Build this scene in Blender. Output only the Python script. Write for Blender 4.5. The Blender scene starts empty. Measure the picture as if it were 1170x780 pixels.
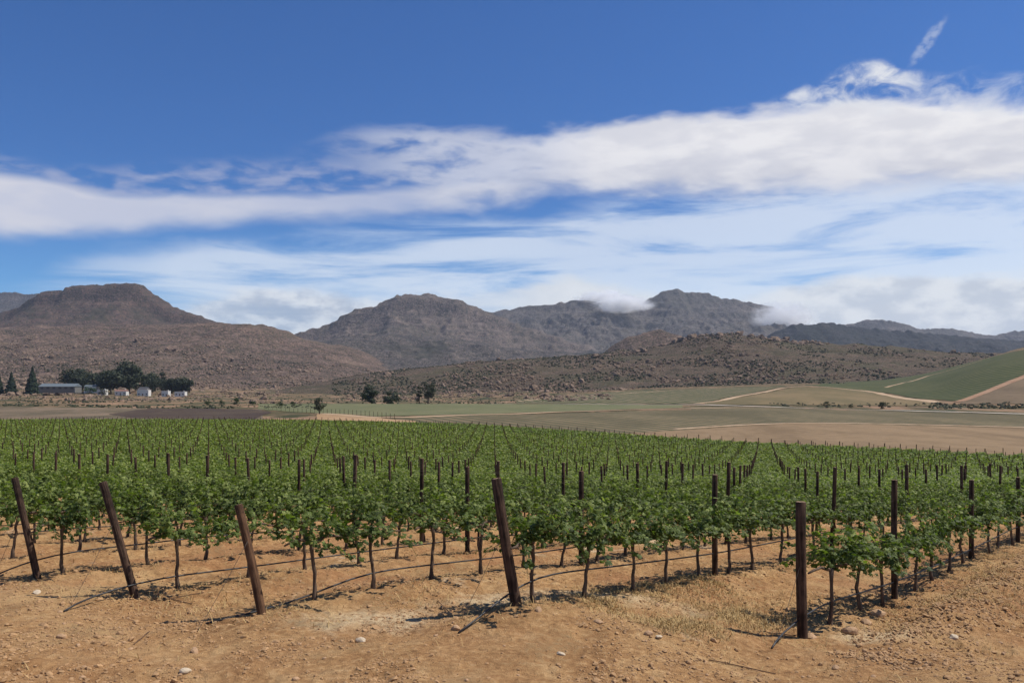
import bpy, math, random
import numpy as np
R = math.radians
rng = np.random.default_rng(7)
random.seed(7)
S = bpy.context.scene
C = S.collection

# ------------------------------------------------------------------ camera, sky, sun, exposure
F = 950.0                       # focal length in photo pixels (1170 wide)
CAM_Z = 2.6
HOR = 450.0                     # eye level in the photo
cam_d = bpy.data.cameras.new('camera')
cam = bpy.data.objects.new('camera', cam_d)
C.objects.link(cam)
cam.location = (0, 0, CAM_Z)
cam.rotation_euler = (R(90), 0, 0)
cam_d.sensor_width = 36
cam_d.lens = 36 * F / 1170
cam_d.shift_y = (HOR - 390) / 1170
cam_d.clip_start = 0.1
cam_d.clip_end = 60000
S.camera = cam
S.view_settings.view_transform = 'Standard'
S.view_settings.look = 'None'
S.view_settings.gamma = 1
S.view_settings.exposure = 0.40
S.view_settings.use_curve_mapping = False
S.render.engine = 'CYCLES'
S.cycles.use_denoising = True
S.cycles.denoiser = 'OPENIMAGEDENOISE'
S.cycles.denoising_input_passes = 'RGB_ALBEDO_NORMAL'
S.cycles.denoising_prefilter = 'ACCURATE'
S.cycles.max_bounces = 8
S.cycles.diffuse_bounces = 2
S.cycles.glossy_bounces = 1
S.cycles.transmission_bounces = 2
S.cycles.volume_bounces = 6
S.cycles.transparent_max_bounces = 6
S.cycles.use_adaptive_sampling = True
S.cycles.adaptive_threshold = 0.02

SUN_EL, SUN_AZ = 58.0, 82.0     # azimuth clockwise from straight ahead (+Y)
sd = bpy.data.lights.new('sun', 'SUN')
sd.energy = 3.9
sd.angle = R(0.53)
sd.color = (1.0, 0.95, 0.87)
sun = bpy.data.objects.new('sun', sd)
C.objects.link(sun)
sun.location = (60, 20, 120)
from mathutils import Vector
sv = Vector((math.cos(R(SUN_EL)) * math.sin(R(SUN_AZ)), math.cos(R(SUN_EL)) * math.cos(R(SUN_AZ)), math.sin(R(SUN_EL))))
sun.rotation_euler = sv.to_track_quat('Z', 'Y').to_euler()


class G:
    """tiny node-graph helper"""
    def __init__(s, nt):
        s.nt = nt
        nt.nodes.clear()

    def n(s, t, props=None, **inp):
        nd = s.nt.nodes.new(t)
        for k, v in (props or {}).items():
            setattr(nd, k, v)
        for k, v in inp.items():
            k2 = int(k[1:]) if k[0] == 'i' and k[1:].isdigit() else k.replace('_', ' ')
            s.set(nd.inputs[k2], v)
        return nd

    def set(s, sock, v):
        if isinstance(v, bpy.types.NodeSocket):
            s.nt.links.new(v, sock)
        elif isinstance(v, bpy.types.Node):
            s.nt.links.new(v.outputs[0], sock)
        else:
            if isinstance(v, (tuple, list)) and len(v) == 3 and sock.type == 'RGBA':
                v = (*v, 1)
            sock.default_value = v

    def m(s, op, a, b=0.0, c=None, clamp=False):
        nd = s.n('ShaderNodeMath', {'operation': op, 'use_clamp': clamp}, i0=a, i1=b)
        if c is not None:
            s.set(nd.inputs[2], c)
        return nd.outputs[0]

    def mix(s, f, a, b, mode='MIX'):
        nd = s.nt.nodes.new('ShaderNodeMix')
        nd.data_type = 'RGBA'
        nd.blend_type = mode
        s.set(nd.inputs[0], f); s.set(nd.inputs[6], a); s.set(nd.inputs[7], b)
        return nd.outputs[2]

    def sstep(s, v, a, b, lo=0.0, hi=1.0):
        return s.n('ShaderNodeMapRange', {'interpolation_type': 'SMOOTHSTEP'}, Value=v, From_Min=a, From_Max=b, To_Min=lo, To_Max=hi).outputs[0]

    def noise(s, vec, scale, detail=4, rough=0.55, dist=0.0):
        return s.n('ShaderNodeTexNoise', None, Vector=vec, Scale=scale, Detail=detail, Roughness=rough, Distortion=dist).outputs[0]

    def scale(s, vec, sc, loc=(0, 0, 0)):
        return s.n('ShaderNodeMapping', None, Vector=vec, Scale=sc, Location=loc).outputs[0]


def az_el(px, py):
    u = (px - 585) / F
    return math.degrees(math.atan(u)), math.degrees(math.atan((HOR - py) / F * math.cos(math.atan(u))))


W = bpy.data.worlds.new('World')
S.world = W
W.use_nodes = True
g = G(W.node_tree)
SKY_STRENGTH = 0.09
skyn = g.n('ShaderNodeTexSky', {'sky_type': 'NISHITA', 'sun_disc': False, 'sun_elevation': R(SUN_EL), 'sun_rotation': R(SUN_AZ),
                                 'altitude': 400.0, 'air_density': 1.0, 'dust_density': 0.35, 'ozone_density': 2.2})
tc = g.n('ShaderNodeTexCoord')
sep = g.n('ShaderNodeSeparateXYZ', None, Vector=tc.outputs['Generated'])
AZ = g.m('MULTIPLY', g.m('ARCTAN2', sep.outputs[0], sep.outputs[1]), 57.2958)
EL = g.m('MULTIPLY', g.m('ARCSINE', sep.outputs[2]), 57.2958)
AEv = g.n('ShaderNodeCombineXYZ', None, X=AZ, Y=EL, Z=0.0).outputs[0]
T01 = g.m('DIVIDE', g.m('ADD', AZ, 35.0), 70.0, clamp=True)


def fcurve(pts):
    """elevation (degrees) of a cloud edge as a curve over azimuth; pts in photo pixels"""
    nd = g.n('ShaderNodeFloatCurve', None, Value=T01)
    cv = nd.mapping.curves[0]
    q = sorted((az_el(x, y) for x, y in pts))
    q = [((a + 35) / 70, e / 40) for a, e in q]
    if q[0][0] > 0.01: q.insert(0, (0.0, q[0][1]))
    if q[-1][0] < 0.99: q.append((1.0, q[-1][1]))
    cv.points[0].location = q[0]
    cv.points[1].location = q[-1]
    for a in q[1:-1]:
        cv.points.new(*a)
    for p in cv.points: p.handle_type = 'AUTO'
    nd.mapping.update()
    return g.m('MULTIPLY', nd.outputs[0], 40.0)


def weight(pts):
    """a 0..1 weight over azimuth, pts = (photo x, weight)"""
    nd = g.n('ShaderNodeFloatCurve', None, Value=T01)
    cv = nd.mapping.curves[0]
    q = [((az_el(x, 300)[0] + 35) / 70, w) for x, w in pts]
    if q[0][0] > 0.01: q.insert(0, (0.0, q[0][1]))
    if q[-1][0] < 0.99: q.append((1.0, q[-1][1]))
    cv.points[0].location = q[0]
    cv.points[1].location = q[-1]
    for a in q[1:-1]:
        cv.points.new(*a)
    for p in cv.points: p.handle_type = 'VECTOR'
    nd.mapping.update()
    return nd.outputs[0]


nA = g.noise(g.scale(AEv, (0.12, 0.42, 1), (3, 1, 0)), 1.0, 7, 0.56, 0.25)
nB = g.noise(g.scale(AEv, (0.34, 0.95, 1), (9, 4, 0)), 1.0, 6, 0.52, 0.25)
nC = g.noise(g.n('ShaderNodeMapping', None, Vector=AEv, Rotation=(0, 0, R(8)), Scale=(0.055, 0.42, 1)).outputs[0], 1.0, 8, 0.62, 0.5)
wob = g.m('SUBTRACT', nB, 0.5)
wobA = g.m('SUBTRACT', nA, 0.5)
ELw = g.m('ADD', EL, g.m('ADD', g.m('MULTIPLY', wob, 1.7), g.m('MULTIPLY', wobA, 2.0)))


def band(up, lo, su, sl, elv):
    U, L = fcurve(up), fcurve(lo)
    a = g.sstep(g.m('SUBTRACT', U, elv), -su, su)
    b = g.sstep(g.m('SUBTRACT', elv, L), -sl, sl)
    return g.m('MULTIPLY', a, b)


# bright main bank on the right, reaching left
dA = band([(330, 172), (400, 150), (450, 144), (520, 150), (590, 156), (650, 150), (700, 147), (760, 137), (850, 130), (950, 120), (1010, 114), (1080, 114), (1170, 118)],
          [(330, 176), (400, 196), (460, 218), (560, 232), (640, 214), (700, 218), (800, 222), (900, 217), (1000, 212), (1170, 208)], 0.55, 1.0, ELw)
dA = g.m('MULTIPLY', dA, weight([(320, 0), (400, 0.30), (470, 0.52), (600, 0.66), (680, 0.93), (1170, 1.0)]))
dA = g.m('MULTIPLY', dA, g.sstep(g.m('ADD', nB, g.m('MULTIPLY', weight([(380, 0.0), (520, 0.05), (700, 0.4), (1170, 0.5)]), 1.0)), 0.26, 0.62))
# long band on the left
dB = band([(0, 200), (60, 208), (130, 222), (200, 224), (300, 224), (400, 222), (480, 216), (560, 208), (640, 210)],
          [(0, 266), (100, 264), (200, 257), (300, 250), (400, 246), (500, 240), (600, 226), (640, 216)], 0.35, 0.7,
          g.m('ADD', EL, g.m('MULTIPLY', wob, 0.9)))
dB = g.m('MULTIPLY', dB, weight([(0, 0.92), (300, 0.80), (450, 0.62), (560, 0.40), (640, 0.0)]))
# thin violet veil above it
dV = band([(0, 176), (100, 190), (200, 186), (350, 186), (430, 196), (500, 200)], [(0, 212), (200, 224), (400, 224), (500, 215)], 0.5, 0.5, ELw)
dV = g.m('MULTIPLY', g.m('MULTIPLY', dV, g.sstep(nB, 0.38, 0.68)), weight([(0, 0.55), (150, 0.5), (400, 0.45), (520, 0.0)]))
# high thin streaks down to the mountains
dC = band([(0, 330), (70, 305), (110, 292), (200, 284), (330, 272), (420, 262), (520, 254), (600, 256), (680, 240), (760, 228), (850, 214), (1170, 196)],
          [(0, 470), (1170, 470)], 0.9, 0.5, g.m('ADD', EL, g.m('MULTIPLY', wobA, 3.0)))
cth = g.sstep(g.m('ADD', nC, weight([(0, 0.0), (520, 0.0), (700, 0.07), (1170, 0.10)])), 0.34, 0.60)
dC = g.m('MULTIPLY', dC, g.m('MULTIPLY', g.m('ADD', g.m('MULTIPLY', cth, 0.72), g.m('MULTIPLY', g.sstep(EL, 9.0, 3.0), 0.28)),
                             weight([(0, 0.15), (90, 0.45), (200, 0.9), (560, 0.95), (650, 0.9), (1170, 1.05)])), clamp=True)
# low cumulus behind the ridges
dD = band([(150, 372), (230, 348), (290, 333), (360, 332), (430, 345), (480, 342), (560, 338), (620, 320), (660, 314), (720, 330), (800, 345), (860, 342), (900, 332), (960, 322), (1040, 316), (1100, 320), (1170, 316)],
          [(0, 480), (1170, 480)], 0.55, 0.5, ELw)
dD = g.m('MULTIPLY', dD, weight([(150, 0.0), (230, 0.7), (420, 0.85), (560, 0.55), (620, 0.9), (700, 0.9), (800, 0.5), (900, 0.9), (1170, 0.95)]))
# small ragged wisps above the bank, right
dE = band([(860, 128), (905, 106), (940, 92), (970, 76), (1005, 66), (1035, 82), (1060, 84), (1110, 82), (1170, 90)],
          [(860, 130), (905, 124), (960, 130), (1170, 130)], 0.35, 0.3, ELw)
dE = g.m('MULTIPLY', g.m('MULTIPLY', dE, g.sstep(g.noise(g.scale(AEv, (0.50, 0.75, 1), (4.6, 7, 0)), 1.0, 7, 0.58, 0.6), 0.36, 0.70)),
         weight([(870, 0.0), (905, 0.9), (1030, 1.0), (1060, 0.55), (1170, 0.6)]))
sa, se = az_el(1060, 48)
dx = g.m('SUBTRACT', AZ, sa); dy = g.m('SUBTRACT', EL, se)
al = g.m('ADD', g.m('MULTIPLY', dx, 0.66), g.m('MULTIPLY', dy, 0.75))
ac = g.m('ADD', g.m('MULTIPLY', dx, -0.75), g.m('MULTIPLY', dy, 0.66))
ac = g.m('ADD', ac, g.m('MULTIPLY', wob, 0.6))
rr = g.m('ADD', g.m('POWER', g.m('DIVIDE', al, 1.25), 2.0), g.m('POWER', g.m('DIVIDE', ac, 0.30), 2.0))
dS = g.m('MULTIPLY', g.m('MULTIPLY', g.sstep(rr, 2.2, 0.0), g.sstep(g.noise(g.scale(AEv, (1.6, 2.2, 1), (1, 3, 0)), 1.0, 6, 0.65), 0.30, 0.66)), 0.42)

sky_c = g.mix(1.0, skyn.outputs[0], g.mix(g.sstep(EL, 4.0, 15.0), (0.36, 0.68, 1.02), (0.25, 0.495, 0.85)), 'MULTIPLY')
K = 0.60 / SKY_STRENGTH


def ccol(r, gg, b, k=1.0):
    return (r * K * k, gg * K * k, b * K * k)


shadeA = g.sstep(g.m('ADD', nA, g.m('MULTIPLY', wob, 0.6)), 0.36, 0.66)
colC = g.mix(cth, ccol(0.84, 1.02, 1.22), ccol(1.10, 1.17, 1.24))
Lc = fcurve([(330, 176), (400, 196), (460, 218), (560, 232), (640, 214), (700, 218), (800, 222), (900, 217), (1000, 212), (1170, 208)])
depthA = g.sstep(g.m('ADD', g.m('SUBTRACT', EL, Lc), g.m('MULTIPLY', wobA, 3.0)), -0.4, 3.6)
shadeA = g.m('ADD', g.m('MULTIPLY', shadeA, 0.55), g.m('MULTIPLY', depthA, 0.5), clamp=True)
colA = g.mix(shadeA, ccol(0.76, 0.77, 0.86), ccol(1.12, 1.10, 1.11))
colB = g.mix(shadeA, ccol(0.80, 0.82, 0.95), ccol(0.98, 0.96, 1.0))
greyD = g.sstep(g.noise(g.scale(AEv, (0.3, 0.6, 1), (2, 8, 0)), 1.0, 5, 0.6), 0.40, 0.62)
darkD = g.m('MULTIPLY', greyD, weight([(180, 0.6), (300, 1.0), (400, 1.0), (470, 0.2), (700, 0.1), (860, 0.5), (1170, 0.6)]))
colD = g.mix(darkD, ccol(1.02, 1.05, 1.08), ccol(0.52, 0.60, 0.74))
c = g.mix(g.m('MULTIPLY', dC, 0.95), sky_c, colC)
c = g.mix(dV, c, ccol(0.72, 0.72, 0.86))
c = g.mix(dB, c, colB)
c = g.mix(dA, c, colA)
c = g.mix(dE, c, ccol(0.98, 1.0, 1.05))
c = g.mix(dS, c, ccol(0.9, 0.95, 1.05))
c = g.mix(dD, c, colD)
bg = g.n('ShaderNodeBackground', None, Color=c, Strength=SKY_STRENGTH)
wo = g.n('ShaderNodeOutputWorld')
W.node_tree.links.new(bg.outputs[0], wo.inputs[0])


# ------------------------------------------------------------------ noise and terrain
def vnoise(x, y, seed=0):
    xi = np.floor(x).astype(np.int64); yi = np.floor(y).astype(np.int64)
    fx = x - xi; fy = y - yi
    fx = fx * fx * fx * (fx * (fx * 6 - 15) + 10); fy = fy * fy * fy * (fy * (fy * 6 - 15) + 10)

    def h(a, b):
        n = (a * 374761393 + b * 668265263 + seed * 1442695041) & 0xffffffff
        n = ((n ^ (n >> 13)) * 1274126177) & 0xffffffff
        n = ((n ^ (n >> 16)) * 2246822519) & 0xffffffff
        return ((n ^ (n >> 15)) & 0xffff) / 65535.0
    a = h(xi, yi); b = h(xi + 1, yi); c_ = h(xi, yi + 1); d = h(xi + 1, yi + 1)
    return (a * (1 - fx) + b * fx) * (1 - fy) + (c_ * (1 - fx) + d * fx) * fy


def fbm(x, y, octv=5, seed=0, gain=0.5, lac=2.03):
    t = 0; a = 1.0; tot = 0
    for o in range(octv):
        t = t + a * (vnoise(x, y, seed + o * 17) - 0.5) * 2
        tot += a; a *= gain
        x, y = x * lac * 0.866 + y * lac * 0.5 + 3.1, -x * lac * 0.5 + y * lac * 0.866 + 1.7
    return t / tot


def ridged(x, y, octv=5, seed=0, gain=0.55):
    t = 0; a = 1.0; tot = 0
    for o in range(octv):
        t = t + a * (1 - np.abs((vnoise(x, y, seed + o * 13) - 0.5) * 2)) ** 2
        tot += a; a *= gain
        x, y = x * 1.76 + y * 1.0 + 5.1, -x * 1.0 + y * 1.76 + 2.3
    return t / tot


# control points: (photo x, depth, drop below the eye)
CP = []
for px, d, off in [(43, 12.7, 210), (155, 11.4, 238), (299, 10.2, 254), (590, 10.07, 250), (917, 10.5, 275), (534, 16.2, 184), (664, 15.0, 198),
                   (817, 13.7, 209), (1022, 13.15, 242), (1110, 16.6, 193), (1163, 19.8, 171), (1250, 30, 137)]:
    CP.append((px, d, off * d / F))
for px in (-150, 100, 350, 600, 850, 1050, 1320):
    CP += [(px, 2.0, 2.6), (px, 5.0, 2.6), (px, 8.0, 2.68 if px < 700 else 2.85)]
for px, a, b, e, f, h in [(-300, 4.1, 5.5, 6.4, 6.9, 7.0), (100, 4.1, 5.6, 6.5, 7.0, 7.1), (350, 4.25, 6.0, 6.9, 7.2, 7.3), (585, 4.4, 6.45, 7.7, 8.3, 8.5), (850, 4.5, 6.8, 8.6, 9.7, 9.5),
                          (1050, 4.6, 6.95, 9.1, 10.0, 9.8), (1400, 4.9, 7.2, 9.5, 10.2, 9.9)]:
    CP += [(px, 30, a), (px, 60, b), (px, 100, e), (px, 150, f), (px, 205, h)]


def cpy(px, d, y):
    CP.append((px, d, (y - HOR) * d / F))


for px in (-300, 0, 300, 600, 850, 1050, 1170, 1400):
    cpy(px, 350, 471)
for px, a, b, e, f in [(-300, 463, 457, 450, 440), (0, 463, 457, 450, 442), (200, 463, 458, 452, 443), (400, 463, 460, 455, 446), (600, 462, 457, 450, 443), (800, 461, 452, 443, 438),
                       (917, 459, 441.5, 438, 436), (989, 460, 444, 438, 434)]:
    cpy(px, 500, a); cpy(px, 700, b); cpy(px, 950, e); cpy(px, 1300, f)
for px, a, b, e, f in [(1071, 459, 440, 428, 428), (1120, 452, 421, 413, 413), (1170, 444, 410, 400, 402), (1400, 432, 380, 365, 370)]:
    cpy(px, 480, a); cpy(px, 650, b); cpy(px, 850, e); cpy(px, 1300, f)
for px in (-300, 200, 600, 900, 1200, 1500):
    cpy(px, 2200, 440); cpy(px, 9000, 447)
CP = np.array(CP)
_cx = np.stack([(CP[:, 0] - 585) / F * 2.2, np.log(CP[:, 1])], 1)


def _tps(r2):
    return np.where(r2 > 1e-12, 0.5 * r2 * np.log(np.maximum(r2, 1e-12)), 0)


_n = len(_cx)
_K = _tps(((_cx[:, None] - _cx[None]) ** 2).sum(-1)) + np.eye(_n) * 0.004
_P = np.c_[np.ones(_n), _cx]
_A = np.block([[_K, _P], [_P.T, np.zeros((3, 3))]])
_w = np.linalg.solve(_A, np.r_[CP[:, 2], np.zeros(3)])


def drop_ud(u, d):
    u = np.asarray(u, float).ravel(); l = np.log(np.asarray(d, float).ravel())
    u = np.clip(u, -1.6, 1.6)
    out = np.empty(len(u))
    for i in range(0, len(u), 60000):
        q = np.stack([u[i:i + 60000] * 2.2, l[i:i + 60000]], 1)
        k = _tps(((q[:, None] - _cx[None]) ** 2).sum(-1))
        out[i:i + 60000] = k @ _w[:_n] + _w[_n] + q @ _w[_n + 1:]
    return out


# the vineyard lattice: rows run 42 degrees to the right of straight ahead
RA = R(42)
RD = np.array([math.sin(RA), math.cos(RA)])        # along the row
RN = np.array([-math.cos(RA), math.sin(RA)])       # across, towards the back left
ROW0, ROWSP, POSTSP = 4.3, 2.4, 5.1
S_END = 140.0
Y_END = 198.0


def row_start(m):
    return {0: 10.25, 1: 7.5, 2: 5.6, 3: 5.0, 4: 4.6}.get(m, 4.5)


def rc(m):
    return ROW0 + ROWSP * m


def micro(x, y):
    """furrows, berms and clods near the camera, plus soft undulation"""
    c_ = x * RN[0] + y * RN[1]; s_ = x * RD[0] + y * RD[1]
    start = np.interp(c_, [3, 4.3, 6.7, 9.1, 11.5, 13.9], [10.2, 10.2, 7.4, 5.5, 5.0, 4.6])
    inside = 1 / (1 + np.exp(-(s_ - start - 0.2) * 2.2)) * 1 / (1 + np.exp(-(c_ - 3.4) * 2.5))
    ph = (c_ - ROW0) / ROWSP
    berm = np.cos(2 * math.pi * ph)
    near = 1 / (1 + (y / 60.0) ** 2)
    z = inside * (0.055 * berm + 0.02 * np.cos(4 * math.pi * ph + 1.0)) * near
    # bank on the outer side of the front row, with a shallow ditch beyond
    out = 1 / (1 + np.exp(-(s_ - 10.6) * 1.5))
    z += out * (0.14 * np.exp(-((c_ - 3.35) / 0.42) ** 2) - 0.26 * np.exp(-((c_ - 1.9) / 0.7) ** 2)) * near
    rough = 0.5 + 0.6 * np.clip(inside + out * np.exp(-((c_ - 2.6) / 1.3) ** 2), 0, 1) + 0.8 * out * np.exp(-((c_ - 2.9) / 0.6) ** 2)
    z += fbm(x * 0.35, y * 0.35, 3, 3) * 0.085 * near
    m = y < 70
    if np.any(m):
        xm, ym = x[m], y[m]
        q = fbm(xm * 1.6, ym * 1.6, 4, 11) * 0.05 + (ridged(xm * 3.3, ym * 3.3, 4, 21) - 0.45) * 0.045 + fbm(xm * 9, ym * 9, 3, 31) * 0.018
        z[m] += q * rough[m] * np.clip(1.5 - ym / 50, 0.1, 1)
        for off_, sl in ((8.05, 0.03), (6.75, 0.03)):
            dd = ym - (off_ + sl * xm + 0.08 * np.sin(xm * 0.6))
            z[m] += (-0.040 * np.exp(-(dd / 0.13) ** 2) + 0.018 * np.exp(-((np.abs(dd) - 0.26) / 0.09) ** 2)) * np.clip(0.75 + fbm(xm * .7, ym * .7, 2, 88), 0.2, 1.3)
        # the low mound of crumbled soil by the front end posts
        z[m] += 0.10 * np.exp(-(((xm - 1.2) / 1.6) ** 2 + ((ym - 9.9) / 0.45) ** 2))
    return z


def ground_z(x, y):
    x = np.asarray(x, float); y = np.asarray(y, float)
    sh = x.shape
    x = x.ravel(); y = y.ravel()
    yy = np.maximum(y, 1.6)
    return (CAM_Z - drop_ud(x / yy, yy) + micro(x, yy)).reshape(sh)


def gz(x, y):
    return float(ground_z(np.array([x]), np.array([y]))[0])


def px_ground(px, py, dmin=9.0):
    """depth at which the view line through a photo pixel first meets the ground"""
    u = (px - 585) / F
    ds = np.exp(np.linspace(math.log(dmin), math.log(3500), 900))
    off = drop_ud(np.full(len(ds), u), ds) * F / ds
    k = np.where(off <= py - HOR)[0]
    i = k[0] if len(k) else int(np.argmin(off))
    return float(ds[i])


def at(px, py, d):
    return np.array([(px - 585) / F * d, d, CAM_Z - (py - HOR) / F * d])


# ------------------------------------------------------------------ mesh helpers
def mesh_np(name, V, Fc, mats=(), mat_idx=None, smooth=False, attrs=None):
    """Fc: (n,3) or (n,4) int array"""
    V = np.asarray(V, np.float32); Fc = np.asarray(Fc, np.int32)
    me = bpy.data.meshes.new(name)
    me.vertices.add(len(V)); me.vertices.foreach_set('co', V.ravel())
    k = Fc.shape[1]
    me.loops.add(Fc.size); me.loops.foreach_set('vertex_index', Fc.ravel())
    me.polygons.add(len(Fc)); me.polygons.foreach_set('loop_start', np.arange(0, Fc.size, k, dtype=np.int32))
    me.polygons.foreach_set('loop_total', np.full(len(Fc), k, np.int32))
    for m_ in mats: me.materials.append(m_)
    if mat_idx is not None: me.polygons.foreach_set('material_index', np.asarray(mat_idx, np.int32))
    me.polygons.foreach_set('use_smooth', np.full(len(Fc), smooth, bool))
    for an, arr in (attrs or {}).items():
        a = me.attributes.new(an, 'FLOAT', 'POINT'); a.data.foreach_set('value', np.asarray(arr, np.float32))
    me.update(calc_edges=True)
    return me


def link(name, me, parent=None, loc=(0, 0, 0), rot=(0, 0, 0), scale=(1, 1, 1)):
    o = bpy.data.objects.new(name, me)
    C.objects.link(o)
    o.location = loc; o.rotation_euler = rot; o.scale = scale
    if parent: o.parent = parent
    return o


def tag(o, label=None, cat=None, group=None, kind=None):
    if label: o['label'] = label
    if cat: o['category'] = cat
    if group: o['group'] = group
    if kind: o['kind'] = kind
    return o


def thing(name, label, cat, loc, rz=0.0, group=None):
    o = bpy.data.objects.new(name, None)
    o.empty_display_size = 0.2
    C.objects.link(o)
    o.location = loc; o.rotation_euler = (0, 0, rz)
    return tag(o, label, cat, group)


class MB:
    """collects triangles/quads of one mesh"""
    def __init__(s): s.V = []; s.F = []; s.M = []; s.n = 0

    def add(s, V, Fc, m=0):
        V = np.asarray(V, float)
        for f in Fc:
            s.F.append([i + s.n for i in f]); s.M.append(m)
        s.V.append(V); s.n += len(V)

    def tube(s, pts, rad, seg=8, m=0, cap=True, jit=0.0, rnd=None):
        pts = np.asarray(pts, float); n = len(pts)
        rad = np.full(n, rad) if np.isscalar(rad) else np.asarray(rad, float)
        tg = np.gradient(pts, axis=0); tg /= np.linalg.norm(tg, axis=1)[:, None] + 1e-9
        ref = np.array([0, 0, 1.0]) if abs(tg[0][2]) < 0.9 else np.array([1.0, 0, 0])
        V = []
        rnd = rnd or random
        for i in range(n):
            a = np.cross(tg[i], ref); a /= np.linalg.norm(a) + 1e-9
            b = np.cross(tg[i], a)
            for k in range(seg):
                th = 2 * math.pi * k / seg
                r = rad[i] * (1 + jit * (rnd.random() - 0.5) * 2)
                V.append(pts[i] + (a * math.cos(th) + b * math.sin(th)) * r)
        Fc = [(i * seg + k, i * seg + (k + 1) % seg, (i + 1) * seg + (k + 1) % seg, (i + 1) * seg + k) for i in range(n - 1) for k in range(seg)]
        if cap:
            V.append(pts[0]); V.append(pts[-1])
            a0, a1 = n * seg, n * seg + 1
            Fc += [(a0, (k + 1) % seg, k) for k in range(seg)]
            Fc += [(a1, (n - 1) * seg + k, (n - 1) * seg + (k + 1) % seg) for k in range(seg)]
        s.add(V, Fc, m)

    def box(s, x0, x1, y0, y1, z0, z1, m=0):
        V = [(x0, y0, z0), (x1, y0, z0), (x1, y1, z0), (x0, y1, z0), (x0, y0, z1), (x1, y0, z1), (x1, y1, z1), (x0, y1, z1)]
        s.add(V, [(0, 3, 2, 1), (4, 5, 6, 7), (0, 1, 5, 4), (1, 2, 6, 5), (2, 3, 7, 6), (3, 0, 4, 7)], m)

    def mesh(s, name, mats, smooth=False):
        me = bpy.data.meshes.new(name)
        me.from_pydata([tuple(v) for v in np.concatenate(s.V)], [], s.F)
        for m_ in mats: me.materials.append(m_)
        me.polygons.foreach_set('material_index', s.M)
        me.polygons.foreach_set('use_smooth', [smooth] * len(s.F))
        me.update()
        return me


# ------------------------------------------------------------------ materials
def mat(name):
    m_ = bpy.data.materials.new(name); m_.use_nodes = True
    return m_, G(m_.node_tree)


def out(gr, shader, m_):
    o = gr.n('ShaderNodeOutputMaterial')
    m_.node_tree.links.new(shader if isinstance(shader, bpy.types.NodeSocket) else shader.outputs[0], o.inputs[0])
    return m_


def bsdf(gr, col, rough=0.9, spec=0.2, normal=None):
    b = gr.n('ShaderNodeBsdfPrincipled', None, Base_Color=col, Roughness=rough)
    b.inputs['Specular IOR Level'].default_value = spec
    if normal is not None: gr.set(b.inputs['Normal'], normal)
    return b


def bump(gr, h, st, dist):
    return gr.n('ShaderNodeBump', None, Height=h, Strength=st, Distance=dist).outputs[0]


def ramp(gr, v, stops):
    nd = gr.n('ShaderNodeValToRGB', None, Fac=v)
    e = nd.color_ramp.elements
    e[0].position, e[0].color = stops[0][0], (*stops[0][1], 1)
    e[1].position, e[1].color = stops[-1][0], (*stops[-1][1], 1)
    for p, c_ in stops[1:-1]:
        x = e.new(p); x.color = (*c_, 1)
    return nd.outputs[0]


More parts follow.
